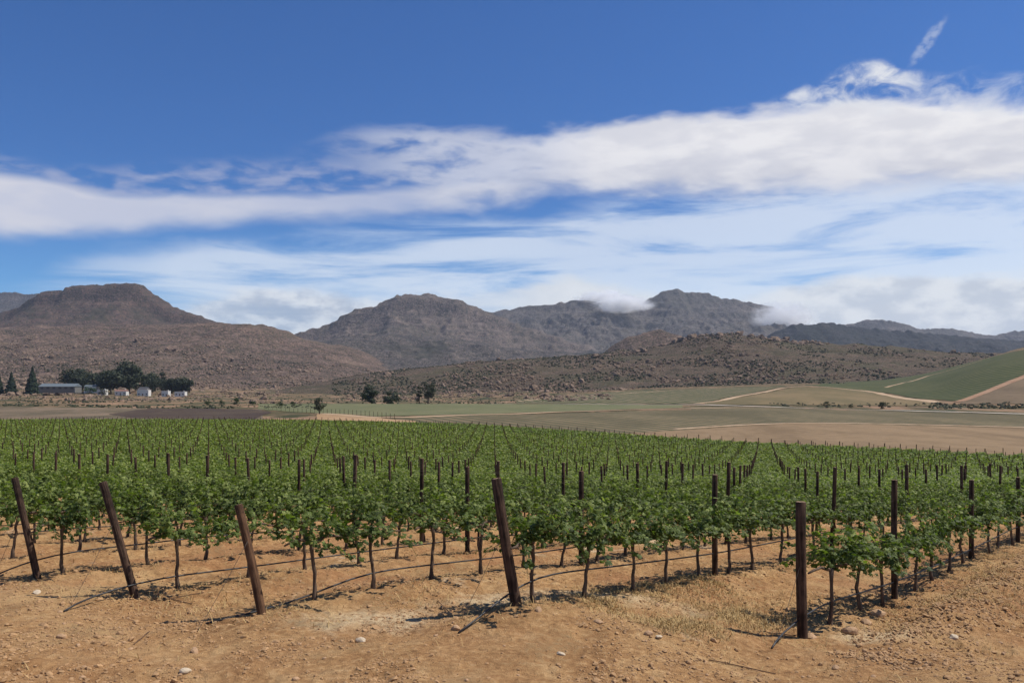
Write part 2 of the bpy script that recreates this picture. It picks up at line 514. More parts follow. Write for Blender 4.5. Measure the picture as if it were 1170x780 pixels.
def soil_material():
    m_, q = mat('orange_soil')
    P = q.n('ShaderNodeNewGeometry').outputs['Position']
    big = q.noise(P, 0.28, 5, 0.6, 0.4)
    mid = q.noise(P, 1.7, 6, 0.62, 0.3)
    fine = q.noise(P, 11.0, 6, 0.7)
    grit = q.noise(P, 70.0, 3, 0.7)
    c1 = ramp(q, mid, [(0.30, (0.20, 0.100, 0.040)), (0.43, (0.33, 0.172, 0.072)), (0.55, (0.42, 0.240, 0.105)), (0.70, (0.54, 0.36, 0.18))])
    c2 = ramp(q, fine, [(0.34, (0.12, 0.066, 0.032)), (0.44, (0.27, 0.148, 0.064)), (0.53, (0.40, 0.230, 0.098)), (0.64, (0.58, 0.38, 0.19))])
    c_ = q.mix(0.5, c1, c2)
    c_ = q.mix(q.m('MULTIPLY', q.sstep(big, 0.50, 0.66), 0.65), c_, (0.50, 0.32, 0.150))
    red = q.m('MULTIPLY', q.sstep(q.noise(P, 0.42, 5, 0.6, 0.5), 0.46, 0.62), q.sstep(q.n('ShaderNodeSeparateXYZ', None, Vector=P).outputs[1], 9.5, 13.0, 0.25, 0.8))
    c_ = q.mix(q.m('MULTIPLY', red, 0.7), c_, q.mix(fine, (0.20, 0.088, 0.036), (0.44, 0.215, 0.100)))
    # pale dried crust
    pale = q.m('MULTIPLY', q.sstep(q.noise(P, 0.55, 5, 0.65, 0.5), 0.60, 0.70), q.sstep(fine, 0.32, 0.55))
    c_ = q.mix(q.m('MULTIPLY', pale, 0.8), c_, (0.60, 0.47, 0.31))
    for cx_, cy_, rx_, ry_ in ((-1.65, 10.05, 1.0, 0.55), (0.9, 11.6, 1.7, 0.5), (-0.3, 10.9, 0.9, 0.4), (4.6, 10.6, 0.6, 0.4)):
        dd = q.n('ShaderNodeVectorMath', {'operation': 'LENGTH'}, i0=q.scale(P, (1 / rx_, 1 / ry_, 0), (-cx_ / rx_, -cy_ / ry_, 0))).outputs['Value']
        ms = q.m('MULTIPLY', q.sstep(q.m('ADD', dd, q.m('MULTIPLY', q.m('SUBTRACT', mid, 0.5), 2.4)), 1.25, 0.15), q.sstep(fine, 0.34, 0.56, 0.15, 0.85))
        c_ = q.mix(ms, c_, (0.60, 0.455, 0.27))
    # darker humus and litter specks
    sp = q.sstep(grit, 0.62, 0.72)
    c_ = q.mix(q.m('MULTIPLY', sp, 0.5), c_, (0.11, 0.065, 0.04))
    gs = q.m('MULTIPLY', q.sstep(q.noise(P, 0.9, 5, 0.6, 0.3), 0.54, 0.66), q.sstep(fine, 0.42, 0.62))
    c_ = q.mix(q.m('MULTIPLY', gs, 0.55), c_, (0.20, 0.145, 0.075))
    # far away the bare valley floor is olive and tan
    Y = q.n('ShaderNodeSeparateXYZ', None, Vector=P).outputs[1]
    far = q.sstep(Y, 190.0, 260.0)
    vn = q.noise(q.scale(P, (0.016, 0.008, 1)), 1.0, 6, 0.68, 0.6)
    v1 = ramp(q, vn, [(0.42, (0.045, 0.048, 0.022)), (0.48, (0.115, 0.085, 0.045)), (0.52, (0.075, 0.070, 0.032)), (0.58, (0.20, 0.125, 0.072))])
    vs = q.sstep(q.noise(q.scale(P, (0.06, 0.012, 1)), 1.0, 5, 0.7), 0.49, 0.55)
    v1 = q.mix(q.m('MULTIPLY', vs, 0.7), v1, (0.055, 0.06, 0.028))
    vo = q.sstep(q.noise(q.scale(P, (0.05, 0.010, 1), (40, 7, 0)), 1.0, 5, 0.7), 0.51, 0.57)
    v1 = q.mix(q.m('MULTIPLY', vo, 0.7), v1, (0.31, 0.19, 0.115))
    c_ = q.mix(far, c_, v1)
    h = q.m('ADD', q.m('MULTIPLY', fine, 0.6), q.m('MULTIPLY', grit, 0.35))
    return out(q, bsdf(q, c_, 0.95, 0.1, bump(q, h, 1.0, 0.06)), m_)


def field_material(name, a, b, stripe=None, stripe_dir=0.0, stripe_w=2.5, scale=0.05):
    m_, q = mat(name)
    P = q.n('ShaderNodeNewGeometry').outputs['Position']
    n1 = q.noise(q.scale(P, (1, 0.35, 1)), scale, 6, 0.68, 0.4)
    n2 = q.noise(P, scale * 9, 4, 0.7)
    c_ = q.mix(q.sstep(q.m('ADD', q.m('MULTIPLY', n1, 0.65), q.m('MULTIPLY', n2, 0.35)), 0.40, 0.60), a, b)
    if stripe:
        rot = q.n('ShaderNodeMapping', None, Vector=P, Rotation=(0, 0, stripe_dir)).outputs[0]
        sx = q.n('ShaderNodeSeparateXYZ', None, Vector=rot).outputs[0]
        w = q.m('SINE', q.m('ADD', q.m('MULTIPLY', sx, 2 * math.pi / stripe_w), q.m('MULTIPLY', n2, 1.2)))
        c_ = q.mix(q.m('MULTIPLY', q.sstep(w, -0.2, 0.5), q.sstep(n2, 0.3, 0.5, 0.45, 0.95)), c_, stripe)
    return out(q, bsdf(q, c_, 0.95, 0.1, bump(q, n2, 0.5, 0.5)), m_)


def rock_material(name, stops, green, sc, gamt=0.5, dark=0.55, bumpd=6.0, band=0.35):
    """weathered sandstone slopes: colour patches, strata, shrub specks"""
    m_, q = mat(name)
    gn = q.n('ShaderNodeNewGeometry')
    P = gn.outputs['Position']
    n1 = q.noise(P, 0.0022 * sc, 7, 0.66, 0.6)
    n2 = q.noise(P, 0.016 * sc, 7, 0.72, 0.4)
    n3 = q.noise(P, 0.07 * sc, 5, 0.75)
    st = q.noise(q.scale(P, (0.0015, 0.0015, 0.055)), sc, 6, 0.65, 0.25)
    n4 = q.noise(P, 0.20 * sc, 4, 0.8)
    v = q.m('ADD', q.m('MULTIPLY', n1, 0.30), q.m('ADD', q.m('MULTIPLY', n2, 0.70 - band * 0.5), q.m('MULTIPLY', st, band * 0.5)))
    v = q.m('ADD', q.m('MULTIPLY', q.m('SUBTRACT', v, 0.5), 1.35), 0.49)
    c_ = ramp(q, v, stops)
    vor = q.n('ShaderNodeTexVoronoi', None, Vector=P, Scale=0.055 * sc).outputs[0]
    c_ = q.mix(q.m('MULTIPLY', q.sstep(vor, 0.45, 0.15), q.sstep(n2, 0.45, 0.62, 0.0, dark)), c_, (0.035, 0.040, 0.026))
    c_ = q.mix(q.m('MULTIPLY', q.sstep(n3, 0.50, 0.58), 0.60), c_, green)
    c_ = q.mix(q.m('MULTIPLY', q.sstep(n4, 0.50, 0.40), 0.45), c_, tuple(min(0.6, x * 1.7) for x in stops[-1][1]))
    c_ = q.mix(q.m('MULTIPLY', q.sstep(n1, 0.5, 0.6), gamt), c_, green)
    c_ = q.mix(q.m('MULTIPLY', q.sstep(n4, 0.53, 0.60), 0.55), c_, (0.030, 0.032, 0.022))
    h = q.m('ADD', q.m('MULTIPLY', n2, 1.6), q.m('MULTIPLY', n3, 0.8))
    return out(q, bsdf(q, c_, 0.95, 0.1, bump(q, h, 1.0, bumpd * 1.6)), m_)


def leaf_material(name, lo, mid_, hi, trans=0.35, spec=0.35, rough=0.45):
    m_, q = mat(name)
    t = q.n('ShaderNodeAttribute', {'attribute_name': 'tint'}).outputs['Fac']
    t = q.m('ADD', t, q.m('MULTIPLY', q.m('SUBTRACT', q.n('ShaderNodeObjectInfo').outputs['Random'], 0.5), 0.22))
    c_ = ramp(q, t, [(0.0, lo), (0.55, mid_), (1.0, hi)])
    b = bsdf(q, c_, rough, spec)
    tr = q.n('ShaderNodeBsdfTranslucent', None, Color=q.mix(1.0, c_, (1.5, 1.9, 0.6), 'MULTIPLY'))
    mx = q.n('ShaderNodeMixShader', None, i0=trans, i1=b.outputs[0], i2=tr.outputs[0])
    return out(q, mx, m_)


def wood_material(name, a, b, vert=True):
    m_, q = mat(name)
    P = q.n('ShaderNodeTexCoord').outputs['Object']
    n1 = q.noise(q.scale(P, (38, 38, 2.4)), 1.0, 5, 0.65)
    n2 = q.noise(P, 5.0, 4, 0.6)
    c_ = q.mix(q.sstep(q.m('ADD', q.m('MULTIPLY', n1, 0.6), q.m('MULTIPLY', n2, 0.4)), 0.38, 0.62), a, b)
    return out(q, bsdf(q, c_, 0.9, 0.15, bump(q, n1, 0.9, 0.012)), m_)


def plain(name, col, rough=0.8, spec=0.2, var=0.25, sc=4.0):
    m_, q = mat(name)
    P = q.n('ShaderNodeTexCoord').outputs['Object']
    n1 = q.noise(P, sc, 5, 0.65)
    c_ = q.mix(n1, tuple(x * (1 - var) for x in col), tuple(min(1, x * (1 + var)) for x in col))
    return out(q, bsdf(q, c_, rough, spec), m_)


M = {}
M['soil'] = soil_material()
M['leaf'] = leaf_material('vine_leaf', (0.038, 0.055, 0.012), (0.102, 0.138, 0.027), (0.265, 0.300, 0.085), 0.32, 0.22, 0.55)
M['bark'] = wood_material('vine_bark', (0.055, 0.036, 0.026), (0.17, 0.12, 0.085))
M['shoot'] = plain('green_shoot', (0.12, 0.14, 0.04))
M['post'] = wood_material('dark_treated_timber', (0.022, 0.014, 0.010), (0.110, 0.066, 0.044))
M['post_brown'] = wood_material('brown_treated_timber', (0.055, 0.030, 0.018), (0.17, 0.092, 0.050))
M['endgrain'] = plain('post_end_grain', (0.26, 0.17, 0.10), var=0.5, sc=30)
M['hose'] = plain('black_polythene', (0.022, 0.022, 0.024), 0.5, 0.4)
M['wire'] = plain('galvanised_wire', (0.085, 0.065, 0.05), 0.6, 0.3)
M['stone'] = plain('tan_stone', (0.40, 0.25, 0.14), var=0.35, sc=9)
M['stone_pale'] = plain('pale_stone', (0.50, 0.40, 0.28), var=0.2, sc=9)
M['straw'] = plain('dry_grass_blades', (0.44, 0.30, 0.13), var=0.5, sc=3)
M['twig_and_shadow'] = plain('cane_and_shadow_strip', (0.13, 0.075, 0.045), var=0.4)

# ------------------------------------------------------------------ ground sheet
us = np.linspace(-1.25, 1.25, 1050)
ld = np.concatenate([np.linspace(math.log(1.6), math.log(5.5), 40)[:-1], np.linspace(math.log(5.5), math.log(30), 560)[:-1],
                     np.linspace(math.log(30), math.log(220), 170)[:-1], np.linspace(math.log(220), math.log(9000), 190)])
DD = np.exp(ld)
UU, D2 = np.meshgrid(us, DD)
X = UU * D2; Y = D2.copy()
Z = ground_z(X, Y)
far_fade = np.clip((Y - 230) / 200, 0, 1)
Z += far_fade * fbm(X / 90, Y / 90, 4, 5) * 1.3 * np.clip((1500 - Y) / 500, 0, 1)
nr, nc = X.shape
idx = np.arange(nr * nc).reshape(nr, nc)
FQ = np.stack([idx[:-1, :-1], idx[:-1, 1:], idx[1:, 1:], idx[1:, :-1]], -1).reshape(-1, 4)
V = np.stack([X, Y, Z], -1).reshape(-1, 3)
# rear skirt so the ground also lies under and behind the camera
zc = gz(0, 1.6)
bx = np.array([[-60, -60, zc - .02], [60, -60, zc - .02], [60, 1.6, zc - .02], [-60, 1.6, zc - .02]])
V = np.vstack([V, bx]); b0 = nr * nc
FQ = np.vstack([FQ, [[b0, b0 + 1, b0 + 2, b0 + 3]]])
tag(link('ground', mesh_np('ground', V, FQ, [M['soil']], smooth=True)), 'bare orange soil and valley floor', kind='structure')


def field_sheet(name, tops, bots, m_, label, lift=0.25, nx=90, ny=26, dmin=9.0):
    """a field between two edges given as (photo x, photo y) lists, draped over the terrain"""
    x0, x1 = max(tops[0][0], bots[0][0]), min(tops[-1][0], bots[-1][0])
    xs = np.linspace(x0, x1, nx)
    yt = np.interp(xs, *zip(*tops)); yb = np.interp(xs, *zip(*bots))
    V = []
    for x, a, b in zip(xs, yt, yb):
        db, dt = px_ground(x, b, dmin), px_ground(x, a, dmin)
        if dt < db: dt = db
        d = np.exp(np.linspace(math.log(db), math.log(dt), ny))
        u = (x - 585) / F
        V.append(np.stack([u * d, d, np.zeros(ny)], 1))
    V = np.concatenate(V)
    wv = (fbm(V[:, 0] / 14, V[:, 1] / 14, 3, 77)) * 0.4
    V[:, 0] += wv
    z = ground_z(V[:, 0], V[:, 1])
    ff = np.clip((V[:, 1] - 230) / 200, 0, 1)
    z += ff * fbm(V[:, 0] / 90, V[:, 1] / 90, 4, 5) * 1.3 * np.clip((1500 - V[:, 1]) / 500, 0, 1)
    V[:, 2] = z + 0.05 + lift * 0.12 + V[:, 1] * 0.00022
    i = np.arange(nx * ny).reshape(nx, ny)
    Fq = np.stack([i[:-1, :-1], i[1:, :-1], i[1:, 1:], i[:-1, 1:]], -1).reshape(-1, 4)
    return tag(link(name, mesh_np(name, V, Fq, [m_], smooth=True)), label, kind='structure')


def far_z(x, y):
    f = min(max((y - 230) / 200, 0), 1)
    return gz(x, y) + f * float(fbm(np.array([x / 90]), np.array([y / 90]), 4, 5)[0]) * 1.3 * min(max((1500 - y) / 500, 0), 1)


def road(name, pts, width, m_, label, lift=0.4):
    P = []
    for px, py in pts:
        d = px_ground(px, py)
        P.append(((px - 585) / F * d, d))
    P = np.array(P)
    L = np.r_[0, np.cumsum(np.hypot(*np.diff(P, axis=0).T))]
    n = max(20, int(L[-1] / 6))
    t = np.linspace(0, L[-1], n)
    q = np.stack([np.interp(t, L, P[:, 0]), np.interp(t, L, P[:, 1])], 1)
    k = np.ones(5) / 5
    if n > 12:
        q[2:-2] = np.stack([np.convolve(q[:, 0], k, 'valid'), np.convolve(q[:, 1], k, 'valid')], 1)
    tg = np.gradient(q, axis=0); tg /= np.linalg.norm(tg, axis=1)[:, None]
    nn = np.stack([-tg[:, 1], tg[:, 0]], 1)
    w = width * (1 + 0.25 * fbm(t / 30, t * 0 + 3, 3, 9))
    V = []
    for j in (-0.5, -0.17, 0.17, 0.5):
        e = q + nn * (w * j)[:, None]
        V.append(np.array([(a, b, far_z(a, b) + 0.08 + lift * 0.12 + b * 0.00025) for a, b in e]))
    V = np.stack(V, 1).reshape(-1, 3)
    i = np.arange(n * 4).reshape(n, 4)
    Fq = np.stack([i[:-1, :-1], i[:-1, 1:], i[1:, 1:], i[1:, :-1]], -1).reshape(-1, 4)
    return tag(link(name, mesh_np(name, V, Fq, [m_], smooth=True)), label, kind='structure')


EDGE = [(-60, 479), (360, 479), (460, 486), (620, 496), (800, 506), (1000, 514), (1230, 524)]   # far edge of the vineyard
fm = field_material
YOUNG = fm('young_vines', (0.112, 0.088, 0.050), (0.195, 0.148, 0.085), (0.078, 0.076, 0.038), R(-17), 5.5, 0.03)
field_sheet('fallow_field', [(-60, 467), (100, 466.5), (160, 466.5), (300, 467)], [(-60, 486), (300, 486)],
            fm('fallow_soil', (0.095, 0.078, 0.048), (0.20, 0.145, 0.095), scale=0.03), 'bare brown purple fallow strip behind the vineyard')
field_sheet('ploughed_field', [(125, 473), (170, 467.5), (230, 465.5), (290, 467), (310, 470)], [(125, 474), (150, 478), (200, 480), (290, 480), (310, 471)],
            fm('ploughed_soil', (0.055, 0.038, 0.030), (0.085, 0.062, 0.042), scale=0.04), 'dark ploughed patch behind the vineyard', 0.5)
field_sheet('crop_field', [(295, 462), (345, 461.5), (600, 462), (780, 462.5)], [(295, 467), (345, 471), (380, 472.5), (430, 476.5), (500, 474.5), (600, 470.5), (700, 468), (780, 466.5)],
            fm('pale_green_crop', (0.115, 0.122, 0.058), (0.155, 0.148, 0.075), scale=0.03), 'pale green crop field in the valley')
field_sheet('stubble_field', [(440, 479), (500, 476.5), (600, 472.5), (700, 470), (800, 468.5)], [(440, 492), (620, 503), (660, 499), (700, 496.5), (800, 490.5)],
            YOUNG, 'grey brown young vineyard plot', 0.3)
field_sheet('grass_field', [(790, 464.5), (890, 466.5), (992, 468.5), (1136, 473), (1230, 476)], [(790, 491), (880, 485), (931, 484), (1230, 491)],
            YOUNG, 'olive brown young vineyard plot', 0.3)
field_sheet('dirt_field', [(625, 504), (660, 499), (700, 496.5), (790, 490.5), (880, 484.5), (931, 483.5), (1230, 490.5)], [(625, 505), (800, 516), (1000, 526), (1230, 536)],
            fm('tan_dirt', (0.165, 0.112, 0.062), (0.245, 0.168, 0.095), scale=0.035), 'tan bare dirt field behind the vineyard', 0.12)
field_sheet('vineyard_plot', [(590, 457), (724, 447), (903, 440.5)], [(590, 460.5), (795, 461.5), (850, 451), (903, 441.5)],
            fm('distant_vine_plot', (0.150, 0.125, 0.070), (0.19, 0.15, 0.09), (0.038, 0.058, 0.020), R(-6), 8.0, 0.03), 'distant striped green vineyard plot', 0.5)
field_sheet('olive_field', [(806, 461), (917, 442), (989, 446), (1068, 459)], [(806, 462.5), (1068, 463)],
            fm('olive_stubble', (0.13, 0.105, 0.052), (0.20, 0.145, 0.075), scale=0.02), 'tan olive field between two tracks', 0.4)
field_sheet('hillside_vineyard', [(928, 440.5), (992, 433), (1060, 423), (1112, 413), (1170, 400), (1240, 385)], [(928, 441.5), (989, 446), (1060, 456), (1095, 458), (1170, 429), (1240, 402)],
            fm('hillside_vines', (0.088, 0.088, 0.038), (0.125, 0.112, 0.052), (0.026, 0.046, 0.015), R(-38), 11.0, 0.02), 'green striped vineyard climbing the right hill', 0.6)
field_sheet('bare_slope', [(1098, 459), (1170, 432), (1240, 405)], [(1098, 461), (1170, 462), (1240, 463)],
            fm('bare_slope_soil', (0.13, 0.095, 0.058), (0.19, 0.135, 0.082), scale=0.03), 'bare brown slope below the hillside vineyard', 0.4)
M['track'] = fm('sandy_track', (0.38, 0.26, 0.155), (0.47, 0.34, 0.22), scale=0.1)
M['sand'] = fm('orange_sand', (0.30, 0.19, 0.10), (0.38, 0.25, 0.14), scale=0.1)
road('dirt_track', [(797, 461.7), (850, 452), (907, 442.4), (917, 441.4), (950, 443), (989, 446.5), (1030, 454), (1071, 459.7)], 6, M['track'], 'sandy track curving between the distant fields', 0.7)
road('dirt_track', [(1096, 459), (1120, 450), (1150, 438), (1172, 430.5), (1235, 408)], 7, fm('red_track', (0.30, 0.17, 0.10), (0.38, 0.24, 0.15), scale=0.1), 'reddish track climbing beside the hillside vineyard', 0.9)
road('dirt_track', [(1012, 443), (1060, 430), (1122, 412.5)], 4, M['track'], 'thin track between the two plots of the hillside vineyard', 0.9)
road('gravel_road', [(560, 463), (700, 462), (790, 463), (890, 465.5), (992, 467.5), (1070, 470), (1136, 472.5), (1230, 475.5)], 5, fm('pale_gravel', (0.42, 0.36, 0.28), (0.52, 0.45, 0.36), scale=0.1), 'pale gravel road crossing the valley', 0.8)
road('dirt_track', [(366, 473), (420, 477.5), (445, 478.5), (500, 476), (600, 471.5), (660, 469.5), (760, 467.5), (860, 466.5)], 6, M['track'], 'sandy track along the pale green crop field', 0.7)
road('dirt_track', [(770, 491), (850, 486), (931, 483.8), (1040, 486), (1230, 491)], 3, M['track'], 'faint path along the top of the dirt field', 0.7)
field_sheet('sandy_patch', [(362, 472.5), (400, 474.5), (440, 478.8), (475, 481.5)], [(362, 480), (400, 482), (440, 485), (475, 486)], M['sand'], 'bright sandy strip at the vineyard edge', 0.5)
road('dirt_track', [(560, 459.5), (640, 455), (760, 446), (900, 439.5)], 4, M['track'], 'thin track above the distant striped vineyard plot', 0.8)

# ------------------------------------------------------------------ mountains
def mountain(name, label, D, yfront, prof, m_, basepx=442, Sx=((0, 0), (0.3, 0.15), (0.65, 0.45), (0.8, 0.62), (1, 1)), amp=0.10, rough=1.0, back=900, dx=7.0,
             dy=12.0, terr=0.0, tstep=45.0, seed=0, crest=3.0):
    px = [p[0] for p in prof]
    xs = np.arange((px[0] - 585) / F * D, (px[-1] - 585) / F * D, dx)
    ys = np.arange(yfront, D + back, dy)
    Xg, Yg = np.meshgrid(xs, ys)
    zb = np.minimum(ground_z(xs, np.full(len(xs), float(yfront))), CAM_Z - (basepx - HOR) / F * yfront)[None, :] - 4
    crest_z = CAM_Z + (HOR - np.interp(Xg / D * F + 585, px, [p[1] for p in prof])) / F * D
    Dl = D + fbm(Xg / 600, Xg * 0 + seed, 3, seed) * 120
    t = (Yg - yfront) / (Dl - yfront)
    sx = np.array(Sx)
    s_ = np.interp(np.clip(t, 0, 1), sx[:, 0], sx[:, 1])
    bk = np.clip((Yg - Dl) / back, 0, 1)
    H = np.maximum(crest_z - zb, 3)
    Z = zb + H * np.where(t <= 1, s_, 1 - 0.9 * bk ** 1.2)
    env = np.clip(t, 0, 1) * np.clip((1.0 - t) * 6, 0, 1)
    hs = np.clip(H / 250, 0.15, 1.3)
    wx = Xg + fbm(Xg / 300, Yg / 300, 3, seed + 3) * 90
    wy = Yg + fbm(Xg / 300, Yg / 300, 3, seed + 4) * 90
    g1 = ridged(wx / 420, wy / 900, 4, seed + 5) - 0.5
    g2 = ridged(wx / 120, wy / 150, 4, seed + 6) - 0.5
    g3 = fbm(Xg / 26, Yg / 26, 3, seed + 7)
    Z += env * hs * amp * (g1 * 260 + g2 * 90)
    Z += (0.4 + env) * rough * g3 * 4.5 * hs
    nearcrest = np.exp(-((t - 1) / 0.05) ** 2)
    Z += nearcrest * (np.abs(fbm(Xg / 55, Yg / 400, 4, seed + 8)) * crest * 2 - crest * 0.5)
    if terr > 0:
        zz = (Z + fbm(Xg / 400, Yg / 400, 4, seed + 9) * 60) / tstep
        fr = zz - np.floor(zz)
        st = np.floor(zz) + np.clip((fr - 0.55) / 0.45, 0, 1) ** 1.5
        Z += (st - zz) * tstep * terr * np.clip(t * 2.5 - 1.2, 0, 1) * hs
    i = np.arange(Xg.size).reshape(Xg.shape)
    Fq = np.stack([i[:-1, :-1], i[:-1, 1:], i[1:, 1:], i[1:, :-1]], -1).reshape(-1, 4)
    o = link(name, mesh_np(name, np.stack([Xg, Yg, Z], -1).reshape(-1, 3), Fq, [m_], smooth=True))
    tag(o, label, kind='structure')
    return (xs, ys, Z)


def mz(mt, x, y):
    xs, ys, Z = mt
    i = int(np.clip(np.searchsorted(xs, x), 0, len(xs) - 1)); j = int(np.clip(np.searchsorted(ys, y), 0, len(ys) - 1))
    return Z[j, i]


r_brown = rock_material('red_brown_slopes', [(0.36, (0.034, 0.032, 0.024)), (0.46, (0.085, 0.060, 0.046)), (0.54, (0.145, 0.098, 0.076)), (0.64, (0.275, 0.185, 0.135))], (0.062, 0.058, 0.032), 1.0, 0.35)
r_grey = rock_material('grey_brown_slopes', [(0.36, (0.046, 0.040, 0.036)), (0.47, (0.092, 0.074, 0.063)), (0.55, (0.145, 0.112, 0.094)), (0.66, (0.225, 0.172, 0.142))], (0.060, 0.058, 0.042), 0.8, 0.45)
r_cone = rock_material('dark_cone_slopes', [(0.34, (0.034, 0.030, 0.024)), (0.45, (0.062, 0.046, 0.036)), (0.55, (0.100, 0.066, 0.052)), (0.68, (0.165, 0.105, 0.080))], (0.048, 0.046, 0.028), 0.8, 0.7, 0.6, 7.0, 0.7)
r_shoulder = rock_material('shoulder_slopes', [(0.36, (0.030, 0.030, 0.030)), (0.46, (0.062, 0.054, 0.050)), (0.55, (0.120, 0.098, 0.084)), (0.66, (0.20, 0.16, 0.13))], (0.040, 0.042, 0.034), 0.8, 0.8)
r_far = rock_material('far_grey_slopes', [(0.36, (0.040, 0.038, 0.036)), (0.48, (0.078, 0.069, 0.062)), (0.56, (0.125, 0.106, 0.093)), (0.66, (0.19, 0.155, 0.13))], (0.050, 0.052, 0.042), 0.6, 0.4)
r_dark = rock_material('cloud_shaded_slopes', [(0.36, (0.018, 0.020, 0.022)), (0.5, (0.030, 0.030, 0.032)), (0.58, (0.045, 0.042, 0.042)), (0.68, (0.085, 0.075, 0.068))], (0.022, 0.026, 0.022), 0.6, 0.5)  # cloud shadow on the right ridge is put into this darker rock colour
r_hill = rock_material('rubble_hill', [(0.36, (0.045, 0.036, 0.024)), (0.46, (0.085, 0.062, 0.042)), (0.55, (0.125, 0.088, 0.060)), (0.66, (0.21, 0.14, 0.10))], (0.070, 0.068, 0.034), 2.2, 0.6, 0.7, 3.0, 0.1)

mountain('mountain', 'distant blue ridge at far left', 6500, 4800, [(-250, 335), (-100, 338), (0, 334), (20, 334), (35, 337), (50, 336), (70, 345), (110, 360), (160, 380), (200, 400)], r_far, 430, seed=41, back=500)
mountain('mountain', 'dark red brown flat topped mountain at left', 4000, 2300,
         [(-420, 372), (-300, 362), (-160, 350), (-60, 356), (0, 359), (25, 352), (50, 337), (60, 332), (84, 333), (90, 327), (110, 326), (130, 326), (152, 323), (164, 324), (172, 329), (185, 339), (205, 351), (241, 364),
          (261, 369), (303, 374), (340, 390), (400, 410), (480, 425)],
         r_cone, 430, ((0, 0), (0.5, 0.36), (0.82, 0.66), (0.93, 0.82), (0.955, 0.95), (1, 1)), seed=61, terr=0.35, tstep=30, amp=0.13, rough=1.8, crest=5, back=500)
MT1 = mountain('mountain', 'broad rocky reddish slope below the left mountain', 2700, 1150,
               [(-420, 392), (-300, 385), (-160, 378), (-60, 374), (0, 374), (60, 370), (130, 368), (200, 368), (241, 367), (270, 369), (303, 371), (328, 377), (345, 386), (375, 392), (405, 398), (436, 410), (480, 425), (540, 436), (600, 441)],
               r_brown, 441, ((0, 0), (0.25, 0.14), (0.5, 0.40), (0.75, 0.72), (0.9, 0.92), (1, 1)), seed=1, terr=0.1, tstep=34, amp=0.13, rough=1.6, crest=4, dx=5, dy=9)
MT2 = mountain('mountain', 'grey brown flat topped mountain at centre', 4500, 2900,
               [(200, 430), (280, 402), (330, 384), (344, 378), (379, 369), (405, 355), (430, 349), (446, 342), (455, 336), (478, 334), (502, 336), (512, 340), (523, 341), (543, 350), (564, 357), (600, 372), (660, 392), (740, 410), (850, 425)],
               r_grey, 432, ((0, 0), (0.5, 0.34), (0.8, 0.62), (0.92, 0.80), (0.95, 0.94), (1, 1)), seed=2, terr=0.4, tstep=40, amp=0.22, rough=2.0, crest=7, dx=7.5)
mountain('mountain', 'low grey brown shoulder in front of the central mountain', 3300, 1900,
         [(260, 436), (330, 404), (360, 392), (400, 385), (440, 381), (480, 383), (520, 385), (560, 391), (610, 398), (670, 404), (760, 418), (860, 432)],
         r_shoulder, 437, ((0, 0), (0.3, 0.2), (0.6, 0.52), (0.85, 0.85), (1, 1)), seed=62, terr=0.15, tstep=30, amp=0.26, rough=2.0, crest=5, back=400, dx=6, dy=10)
MT3 = mountain('mountain', 'peaked grey mountain with cloud on its saddle', 5800, 3200,
               [(400, 420), (480, 385), (540, 362), (570, 355), (600, 350), (621, 348), (667, 343), (698, 347), (715, 350), (728, 348), (739, 342), (758, 331), (775, 327), (783, 333), (803, 333), (826, 340), (857, 346),
                (883, 352), (905, 366), (940, 384), (1000, 402), (1100, 418)],
               r_far, 425, ((0, 0), (0.3, 0.2), (0.6, 0.46), (0.8, 0.68), (0.94, 0.88), (1, 1)), seed=3, terr=0.15, tstep=55, amp=0.38, rough=2.2, dx=8.5, dy=15, crest=8)
mountain('mountain', 'pale far ridge behind the dark right ridge', 6600, 5000,
         [(860, 400), (895, 372), (920, 372), (950, 371), (975, 369), (985, 365), (1006, 365), (1031, 370), (1050, 376), (1083, 374), (1113, 378), (1139, 382), (1170, 377), (1260, 370), (1400, 380)],
         r_far, 415, seed=44, back=500, crest=9, rough=2, dx=9, dy=16)
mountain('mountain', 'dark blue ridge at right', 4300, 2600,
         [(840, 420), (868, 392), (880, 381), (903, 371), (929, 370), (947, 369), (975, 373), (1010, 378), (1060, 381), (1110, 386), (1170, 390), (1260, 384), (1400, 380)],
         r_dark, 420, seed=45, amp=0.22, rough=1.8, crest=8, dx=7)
HB = mountain('hill', 'rocky purple brown knoll behind the boulder hill', 2300, 1500,
              [(600, 430), (650, 410), (688, 403), (700, 393), (712, 387), (735, 382), (749, 379), (768, 384), (790, 395), (850, 415), (920, 430)], r_brown, 435, seed=46, amp=0.1, rough=1.5, dx=4, dy=7, back=250, crest=4)
HA = mountain('hill', 'boulder strewn brown hill in the middle distance', 1650, 930,
              [(380, 437), (440, 424), (500, 417), (570, 411), (631, 407), (688, 403), (730, 400), (765, 392), (790, 384), (805, 382), (837, 380), (878, 386), (903, 391), (955, 393), (1006, 396), (1062, 401), (1124, 403), (1180, 404), (1300, 400)],
              r_hill, 440, ((0, 0), (0.25, 0.16), (0.5, 0.45), (0.8, 0.83), (1, 1)), seed=47, amp=0.09, rough=1.8, dx=3.5, dy=5, back=300, crest=5)

